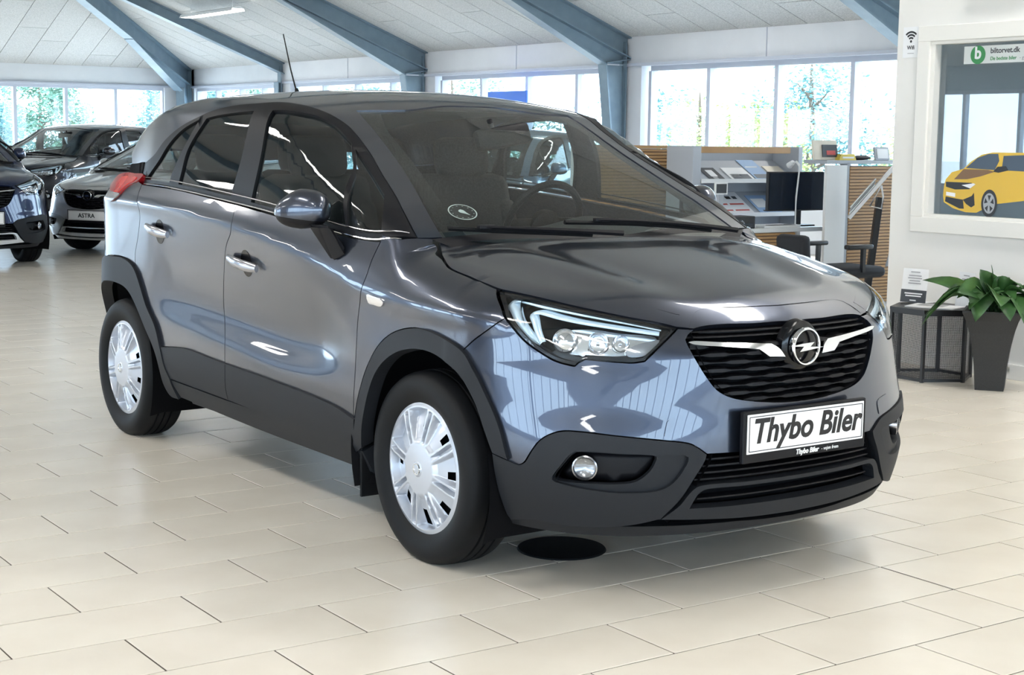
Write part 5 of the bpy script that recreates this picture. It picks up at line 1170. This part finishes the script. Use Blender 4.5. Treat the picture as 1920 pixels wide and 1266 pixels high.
# desk
t = empty('reception_desk')
MB().box((9.00, 9.47, .668), (1.00, .52, .036), None, .004).build('worktop', 'worktop', t)
slatted('rib', t, 8.55, 9.17, 9.225, .06, .648, .026, 'beech', 'beech_dark'); MB().box((8.52, 9.42, .325), (.03, .44, .65)).build('desk_side', 'panel_white', t); MB().box((9.19, 9.42, .325), (.03, .44, .65)).build('desk_side', 'panel_grey', t); MB().box((9.46, 9.6, .325), (.04, .2, .65)).build('desk_side', 'panel_grey', t)
tag(t, 'reception desk with ribbed beech front and pale worktop', 'desk')
t = empty('printer', (8.60, 9.32, .686)); MB().box((0, 0, .05), (.26, .18, .10), None, .008).build('body', 'black_plastic', t); MB().box((0, -.092, .03), (.2, .006, .03), None, .002).build('paper_slot', 'screen', t)
tag(t, 'black office machine on the left end of the reception desk', 'printer')
t = empty('monitor', (9.29, 9.40, .686))
MB().box((.02, -.02, .29), (.645, .03, .325), None, .006).build('case', 'black_plastic', t); MB().box((.02, -.037, .29), (.62, .004, .30)).build('screen', 'screen', t); MB().box((.1, .02, .09), (.045, .03, .18)).build('stand', 'black_plastic', t); MB().box((.1, 0, .006), (.22, .15, .012), None, .004).build('foot', 'black_plastic', t)
tag(t, 'wide black computer monitor standing on the reception desk', 'monitor')
t = empty('keyboard', (9.02, 9.27, .686)); MB().box((0, 0, .010), (.40, .10, .018), None, .004).build('case', 'panel_white', t); MB().box((.03, 0, .0205), (.28, .06, .003)).build('keys', 'slate', t)
tag(t, 'pale keyboard in front of the black monitor', 'keyboard')
t = empty('desk_lamp', (9.225, 9.28, .686)); MB().cyl((0, 0, 0), (0, 0, .02), .045, seg=20).build('base', 'panel_white', t, True); MB().tube([(0, 0, .02), (.0, 0, .25), (.03, .0, .50)], .007, 8).build('arm', 'panel_white', t, True); MB().tube([(.03, 0, .50), (.05, .06, .535), (.06, .12, .52)], .009, 8).build('arm', 'panel_white', t, True); MB().cyl((.06, .11, .53), (.065, .16, .50), .02, .028, 14).build('shade', 'panel_white', t, True)
tag(t, 'slim white desk lamp beside the monitor', 'lamp')
# tall cabinet with ribbed front
t = empty('counter_cabinet')
MB().box((9.395, 9.01, .60), (.235, .03, 1.20), None, .003).build('end_panel', 'panel_white', t); slatted('rib', t, 9.545, 10.20, 9.0, .05, 1.19, .026, 'beech', 'beech_dark')
MB().box((9.53, 9.04, .61), (.03, .08, 1.22)).build('post', 'panel_grey', t); MB().box((9.80, 9.13, 1.225), (1.04, .26, .03), None, .003).build('top', 'panel_grey', t); MB().box((9.90, 9.14, .6), (.6, .22, 1.18)).build('body', 'panel_grey', t)
tag(t, 'tall counter cabinet with white end and ribbed beech front by the office wall', 'cabinet')
t = empty('desk_calendar', (9.33, 9.08, 1.24)); MB().box((0, 0, .08), (.27, .02, .16), (-.15, 0, 0), .002).build('card', 'paper_cream', t); MB().box((.04, -.018, .075), (.17, .006, .10), (-.15, 0, 0)).build('photo', 'slate', t); MB().box((.05, -.023, .06), (.10, .004, .035), (-.15, 0, 0)).build('print', 'paper_red', t)
tag(t, 'upright photo card with a car picture on top of the counter cabinet', 'card')
t = empty('card_box', (9.53, 9.04, 1.24)); mb = MB(); mb.poly([(-.10, -.03, 0), (.10, -.03, 0), (.075, -.03, .05), (-.075, -.03, .05)], .06, (0, 1, 0)); mb.build('box', 'yellow_card', t); MB().box((0, -.034, .022), (.13, .004, .014)).build('label', 'paper', t)
tag(t, 'small yellow card box on top of the counter cabinet', 'box')
t = empty('folded_cloth', (9.78, 9.14, 1.245)); mb = MB(); mb.ball((0, 0, .012), 1, 20, (.15, .07, .018)); mb.ball((.06, .01, .02), 1, 16, (.08, .05, .016)); mb.build('cloth', 'chair_fabric', t, True)
tag(t, 'dark folded cloth on top of the counter cabinet', 'cloth')
t = empty('picture_frame', (9.98, 9.06, 1.24)); MB().box((0, 0, .055), (.17, .02, .11), (-.2, .0, 0), .003).build('frame', 'panel_grey', t); MB().box((0, -.014, .055), (.13, .006, .08), (-.2, 0, 0)).build('picture', 'paper', t)
tag(t, 'grey picture frame on the counter cabinet next to the office wall', 'picture frame')
# brochure stand: a tilted board on a black pole
t = empty('brochure_stand', (9.50, 8.70, 0), math.radians(-47))
MB().bar((-.03, .0, .0), (.06, .02, .95), .075, .05, .006).build('pole', 'black_plastic', t); MB().box((-.02, 0, .02), (.30, .26, .04), None, .01).build('foot', 'black_plastic', t)
M0 = Matrix.Translation((.0, -.02, 1.0)) @ Matrix.Rotation(math.radians(-51), 4, 'Y')
mb = MB(); mb.box((0, 0, 0), (.56, .30, .028), None, .003); o = mb.build('board', 'panel_white', t); o.matrix_local = M0
for k in range(3):
    mb = MB(); mb.box((-.10 + .02*k, 0, .022 + .012*k), (.30, .21, .008)); o = mb.build('leaflet', ['paper', 'grey_print', 'paper'][k], t); o.matrix_local = M0
mb = MB(); mb.tube([M0 @ Vector(p) for p in ((.08, -.12, -.02), (.02, -.12, -.09), (-.06, -.12, -.14), (-.10, -.12, -.06), (.08, -.12, -.02))], .008, 6); mb.build('bracket', 'panel_white', t, True)
tag(t, 'leaflet stand with a tilted white board on a black pole', 'stand')
t = empty('tilted_board', (9.80, 8.62, .0), math.radians(-47)); mb = MB(); mb.poly([(-.135, 0, .38), (-.05, 0, .39), (.14, 0, 1.28), (.06, 0, 1.22)], .10, (0, 1, 0)); mb.build('board', 'panel_grey', t); MB().bar((-.05, .06, 0), (-.06, .06, .5), .04, .04).build('leg', 'black_plastic', t); MB().box((-.05, .06, .015), (.2, .12, .03), None, .006).build('foot', 'black_plastic', t)
tag(t, 'tall grey tilted display board leaning beside the ribbed counter', 'board')
# office chair
t = empty('office_chair', (8.90, 8.40, 0))
MB().box((.02, .02, .40), (.46, .44, .085), None, .035).build('seat', 'chair_fabric', t, True, 50); MB().box((-.40, .16, .565), (.10, .30, .23), (0, -.1, 0), .035).build('backrest', 'chair_fabric', t, True, 50); MB().bar((-.20, .10, .38), (-.38, .14, .50), .05, .02).build('back_bar', 'black_plastic', t)
for yy in (-.2, .27):
    MB().box((-.07, yy, .60), (.27, .06, .035), None, .012).build('armrest', 'black_plastic', t, True, 50); MB().box((-.02, yy, .50), (.03, .03, .19)).build('arm_post', 'black_plastic', t); 
MB().cyl((0, 0, .09), (0, 0, .37), .028, seg=12).build('gas_lift', 'black_plastic', t, True)
for k in range(5):
    a = k*2*math.pi/5 + .3; MB().bar((0, 0, .09), (.28*math.cos(a), .28*math.sin(a), .065), .05, .03, .006).build('base_leg', 'black_plastic', t); MB().ball((.28*math.cos(a), .28*math.sin(a), .03), .03, 12).build('caster', 'black_plastic', t, True)
tag(t, 'black office chair with armrests in front of the reception desk', 'chair')
# blue board above the window sill
t = empty('blue_board', (13.62, 19.98, 0)); MB().box((0, 0, 1.82), (.03, 1.05, .58), None, .004).build('board', mat('signal_blue', (.02, .12, .55), .4), t); 
for s in (-1, 1): MB().bar((0, s*.4, 0), (0, s*.4, 1.55), .03).build('post', 'panel_grey', t); MB().box((0, s*.4, .01), (.4, .06, .02)).build('foot', 'panel_grey', t)
tag(t, 'plain blue display board showing just over the crossover roof', 'board')
t = empty('price_card'); 

# ---------------------------------------------------------------- against the office wall
bpy.data.objects.remove(t)
RX = Matrix(((0, 0, -1, 0), (-1, 0, 0, 0), (0, 1, 0, 0), (0, 0, 0, 1)))      # local x -> -y (rightwards on the wall), y -> z, z -> -x (towards the hall)
def on_wall(y, z, x=OX - .002): return Matrix.Translation((x, y, z)) @ RX
t = empty('wifi_sign'); Mw = on_wall(6.708, 2.008)
mb = MB(); mb.box(Mw @ Vector((0, 0, .0015)), (.003, .128, .188)); mb.build('sheet', 'paper', t)
for r in (.022, .040, .058):
    mb = MB(); ang = np.linspace(math.radians(45), math.radians(135), 16); pts = [((r + .0055)*math.cos(a), (r + .0055)*math.sin(a)) for a in ang] + [((r - .0055)*math.cos(a), (r - .0055)*math.sin(a)) for a in ang[::-1]]
    mb.poly([Mw @ Vector((a, b + .005, .0035)) for a, b in pts], .0008, (-1, 0, 0)); mb.build('wifi_arc', 'ink', t)
mb = MB(); mb.poly([Mw @ Vector((.008*math.cos(a), .008*math.sin(a) + .005, .0035)) for a in np.linspace(0, 2*math.pi, 16, endpoint=False)], .0008, (-1, 0, 0)); mb.build('wifi_dot', 'ink', t)
text('lettering', 'Wifi', .034, 'ink', t, Mw @ Matrix.Translation((0, -.034, .0037)), 0, .0004); mb = MB(); mb.box(Mw @ Vector((0, -.068, .0035)), (.001, .05, .003)); mb.build('fine_print', 'text_grey', t)
tag(t, 'white paper Wifi sign stuck beside the office window', 'sign')
t = empty('website_sign'); Mw = on_wall(6.02, 1.915, OX + .044)
mb = MB(); mb.box(Mw @ Vector((.12, 0, .0005)), (.002, .86, .105)); mb.build('strip', 'sign_pale', t)
cxl = -.205
mb = MB(); mb.poly([Mw @ Vector((cxl + .055*math.cos(a), .055*math.sin(a), .002)) for a in np.linspace(0, 2*math.pi, 36, endpoint=False)], .001, (-1, 0, 0)); mb.build('logo_disc', 'green_logo', t)
text('logo_letter', 'b', .10, 'paper', t, Mw @ Matrix.Translation((cxl, .008, .0038)), 0, .003)
text('lettering', 'biltorvet.dk', .045, 'slate', t, Mw @ Matrix.Translation((-.115, .020, .002)), 0, .0008, 'LEFT'); text('lettering', 'De bedste biler', .030, 'green_logo', t, Mw @ Matrix.Translation((-.115, -.026, .002)), .1, .0004, 'LEFT'); text('lettering', '- gennemgået', .030, 'text_grey', t, Mw @ Matrix.Translation((.095, -.026, .002)), .1, 0, 'LEFT')
tag(t, 'pale biltorvet.dk sticker with green round logo at the top of the office window', 'sign')
# yellow car print on the pane, drawn in its own flat coordinates (metres on the glass)
t = empty('window_sticker'); Mw = on_wall(6.16, 1.145, OX + .044)
def flat(name, pts, m, d):
    mb = MB(); mb.poly([Mw @ Vector((a, b, .001 + d)) for a, b in pts], .0006, (-1, 0, 0)); mb.build(name, m, t)
flat('body_print', [(-.275, -.02), (-.265, .02), (-.22, .065), (-.13, .088), (-.075, .135), (.0, .175), (.08, .19), (.5, .19), (.75, .11), (.80, .02), (.78, -.07), (.55, -.10), (.36, -.085), (.1, -.12), (-.02, -.175), (-.1, -.176), (-.2, -.155), (-.272, -.12), (-.28, -.08)], 'yellow_print', 0)
flat('hood_print', [(-.20, .022), (-.13, .086), (.05, .085), (.10, .075), (.0, .045), (-.10, .025)], 'brown_print', .0008)
flat('window_print', [(-.115, .093), (-.03, .155), (.05, .18), (.12, .182), (.13, .14), (.10, .085)], 'glass_print', .0008); flat('window_print', [(.15, .085), (.16, .17), (.34, .178), (.5, .165), (.6, .11), (.4, .08)], 'glass_print', .0008)
flat('grille_print', [(-.262, .005), (-.26, -.025), (-.19, -.04), (-.08, -.035), (-.055, -.012), (-.065, .004)], 'ink', .0008); flat('lamp_print', [(-.14, -.012), (-.075, -.030), (-.035, -.004), (-.05, .002)], 'paper', .0016)
flat('intake_print', [(-.258, -.085), (-.262, -.115), (-.15, -.155), (-.115, -.155), (-.125, -.10), (-.18, -.095)], 'ink', .0008); flat('intake_print', [(-.125, -.10), (-.06, -.075), (-.045, -.055), (-.035, -.13), (-.06, -.145), (-.10, -.125)], 'ink', .0008); flat('plate_print', [(-.255, -.056), (-.185, -.062), (-.185, -.086), (-.255, -.078)], 'paper', .0016)
flat('mirror_print', [(.09, .075), (.12, .105), (.18, .11), (.20, .085), (.13, .07)], 'ink', .0016)
for cxw, cyw, ra, rb in ((.072, -.115, .058, .083), (.70, -.05, .06, .08)):
    el = lambda k: [(cxw + ra*k*math.cos(a), cyw + rb*k*math.sin(a)) for a in np.linspace(0, 2*math.pi, 28, endpoint=False)]
    flat('tyre_print', el(1), 'ink', .0016); flat('rim_print', el(.74), 'grey_print', .0022)
    for j in range(5):
        a = j*2*math.pi/5 + .3; flat('spoke_gap_print', [(cxw + ra*(.18*math.cos(a)), cyw + rb*.18*math.sin(a)), (cxw + ra*.62*math.cos(a - .35), cyw + rb*.62*math.sin(a - .35)), (cxw + ra*.62*math.cos(a + .35), cyw + rb*.62*math.sin(a + .35))], 'ink', .0028)
tag(t, 'yellow car sticker on the office window pane', 'sticker')
# wire mesh side table
t = empty('side_table', (7.25, 6.13, 0)); hexr = .245; hz = .425
hp = [(hexr*math.cos(math.radians(a)), hexr*math.sin(math.radians(a))) for a in (30, 90, 150, 210, 270, 330)]
mb = MB(); mb.poly([(1.06*a, 1.06*b, hz - .018) for a, b in hp], .018, (0, 0, 1)); mb.build('table_top', 'wire_black', t)
for i in range(6):
    a, b = hp[i], hp[(i+1) % 6]
    MB().bar((*a, 0), (*a, hz - .018), .018).build('post', 'wire_black', t); MB().bar((*a, .012), (*b, .012), .016).build('bottom_rail', 'wire_black', t); MB().bar((*a, hz - .026), (*b, hz - .026), .016).build('top_rail', 'wire_black', t)
    if i in (0, 5): continue
    me = bpy.data.meshes.new('mesh_side'); me.from_pydata([(*a, .02), (*b, .02), (*b, hz - .02), (*a, hz - .02)], [], [(0, 1, 2, 3)]); uv = me.uv_layers.new(); L = math.dist(a, b)
    for lp_, c in zip(uv.data, ((0, 0), (L/.006, 0), (L/.006, .385/.006), (0, .385/.006))): lp_.uv = c
    link('mesh_side', me, t, 'expanded_metal')
tag(t, 'black wire mesh hexagonal side table against the office wall', 'table')
t = empty('magazine', (7.22, 6.09, hz)); MB().box((0, 0, .004), (.21, .29, .006), (0, 0, .35)).build('cover', 'paper', t); MB().box((.02, .03, .0085), (.12, .16, .001), (0, 0, .35)).build('print', 'grey_print', t)
tag(t, 'magazine lying flat on the mesh side table', 'magazine')
def leaflet(name, label, x, y, rz, w, h, dark):
    t = empty(name, (x, y, hz), rz); MB().box((0, 0, h/2), (.004, w, h), (0, .12, 0)).build('sheet', 'paper', t); MB().box((.045, 0, .045), (.09, w*.9, .004), None).build('stand_foot', 'paper', t).location = (0, 0, -.043)
    tilt = lambda z: -.0032 + .12*(z - h/2)
    if dark:
        MB().box((tilt(h*.19) - .001, 0, h*.19), (.002, w, h*.38), (0, .12, 0)).build('dark_band', 'slate', t)
        for k, (zz, ww) in enumerate(((.27, .7), (.20, .62), (.07, .25))): MB().box((tilt(h*zz) - .0025, 0, h*zz), (.001, w*ww, .008), (0, .12, 0)).build('print_line', 'paper', t)
    for k, ww in enumerate((.36, .5, .55, .42, .5)): MB().box((tilt(h*(.9 - .075*k - (.03 if k else 0))) - .002, 0, h*(.9 - .075*k - (.03 if k else 0))), (.001, w*ww, .005), (0, .12, 0)).build('print_line', 'text_grey', t)
    tag(t, label, 'leaflet', 'leaflets on the side table')
leaflet('leaflet_stand', 'white leaflet with a slate blue lower band standing on the mesh side table', 7.32, 6.335, .15, .175, .205, True)
leaflet('leaflet_stand', 'plain white leaflet standing behind the potted plant', 7.40, 6.02, -.25, .15, .205, False)
# planter
t = empty('potted_plant', (7.205, 5.655, 0)); rz = .62
R0 = Matrix.Rotation(rz, 3, 'Z')
def ringp(half, z): return [tuple(R0 @ Vector((sx*half, sy*half, z))) for sx, sy in ((-1, -1), (1, -1), (1, 1), (-1, 1))]
zs = [0, .02, .14, .24, .33, .40, .445, .455]; hs = [.078, .080, .089, .102, .120, .141, .160, .160]
V = []; f = []
for z, h in zip(zs, hs): V += ringp(h, z)
for z, h in ((.455, .148), (.40, .125)): V += ringp(h, z)
nr_ = len(V)//4
for r in range(nr_ - 1):
    for k in range(4): f.append((4*r + k, 4*r + (k+1) % 4, 4*r + 4 + (k+1) % 4, 4*r + 4 + k))
f.append((3, 2, 1, 0)); link('pot', mesh_from('pot', V, f), t, 'planter')
V = ringp(.132, .42); link('soil', mesh_from('soil', V, [(0, 1, 2, 3)]), t, 'soil')
def leaf(tip, width, droop, base=(0, 0, .42), twist=0.):
    b = Vector(base); tp = Vector(tip); d = tp - b; n = 10; side = d.cross(Vector((0, 0, 1))).normalized(); up = side.cross(d).normalized()
    side = (side*math.cos(twist) + up*math.sin(twist)); V, f = [], []
    for i in range(n + 1):
        s = i/n; c = b + d*s + Vector((0, 0, 1))*droop*math.sin(math.pi*s)
        w = width*(math.sin(math.pi*min(1, max(0, (s - .22)/.78))**.8)**.8 if s > .22 else .05)*.5 + .003*(1 - s)
        fold = up*w*.35
        V += [tuple(c - side*w + fold), tuple(c), tuple(c + side*w + fold)]
    for i in range(n):
        for k in range(2): f.append((3*i + k, 3*i + k + 1, 3*i + k + 4, 3*i + k + 3))
    o = link('leaf', mesh_from('leaf', V, f, True), t, 'leaf_green')
    md = o.modifiers.new('thickness', 'SOLIDIFY'); md.thickness = .0012
rl = np.random.default_rng(3)
c_ = np.array([7.205, 5.655])
for tip, w, dr, tw in [((7.02, 6.02, .60), .085, .05, .4), ((7.12, 5.62, .715), .07, .02, 1.2), ((7.20, 5.55, .64), .06, .08, .3), ((7.25, 5.50, .585), .09, .10, .6), ((6.98, 5.98, .34), .10, .16, -.3), ((6.98, 5.60, .40), .12, .14, .2), ((7.18, 5.38, .335), .10, .16, .1), ((7.3, 5.42, .46), .09, .12, .3),
                       ((7.0, 5.75, .52), .10, .08, .3), ((7.1, 5.85, .55), .09, .06, 0), ((7.35, 5.6, .60), .08, .05, 0), ((7.3, 5.8, .62), .08, .05, .5), ((7.05, 5.55, .55), .09, .08, .4), ((7.15, 5.48, .50), .10, .10, 0), ((6.95, 5.85, .46), .09, .12, .2), ((7.4, 5.5, .52), .08, .10, .2), ((7.45, 5.72, .5), .08, .1, 0), ((7.08, 5.70, .60), .08, .05, .8), ((7.2, 5.62, .58), .08, .03, 0), ((6.93, 5.70, .56), .10, .06, .9), ((7.0, 5.45, .50), .10, .09, .5), ((6.9, 5.9, .40), .10, .12, -.4), ((7.05, 5.42, .42), .11, .10, .2), ((6.95, 5.62, .47), .11, .08, -.5), ((7.08, 5.95, .47), .10, .10, .6), ((7.15, 5.72, .68), .08, .02, .9)]:
    leaf((tip[0] - c_[0], tip[1] - c_[1], tip[2]), w*1.55, dr, (rl.uniform(-.04, .04), rl.uniform(-.04, .04), .42), tw)
tag(t, 'leafy green plant in a tall tapered black pot by the office wall', 'plant')
t = empty('wall_socket', (OX - .012, 5.86, .055)); MB().box((-.010, 0, 0), (.012, .02, .012), None, .003).build('plug', 'black_plastic', t); MB().box((-.002, 0, 0), (.006, .06, .045), None, .003).build('plate', 'frame_cream', t)
tag(t, 'small wall socket low on the white office baseboard', 'socket')
# black drain cover under the nose of the car
t = empty('floor_cover', (3.06, 4.13, 0)); o = link('disc', lathe([(.0005, .006), (.13, .0065), (.148, .005), (.152, .0)], 40, 'z', 'disc'), t, 'rubber')
tag(t, 'round black cover lying on the tiles under the front of the crossover', 'cover')
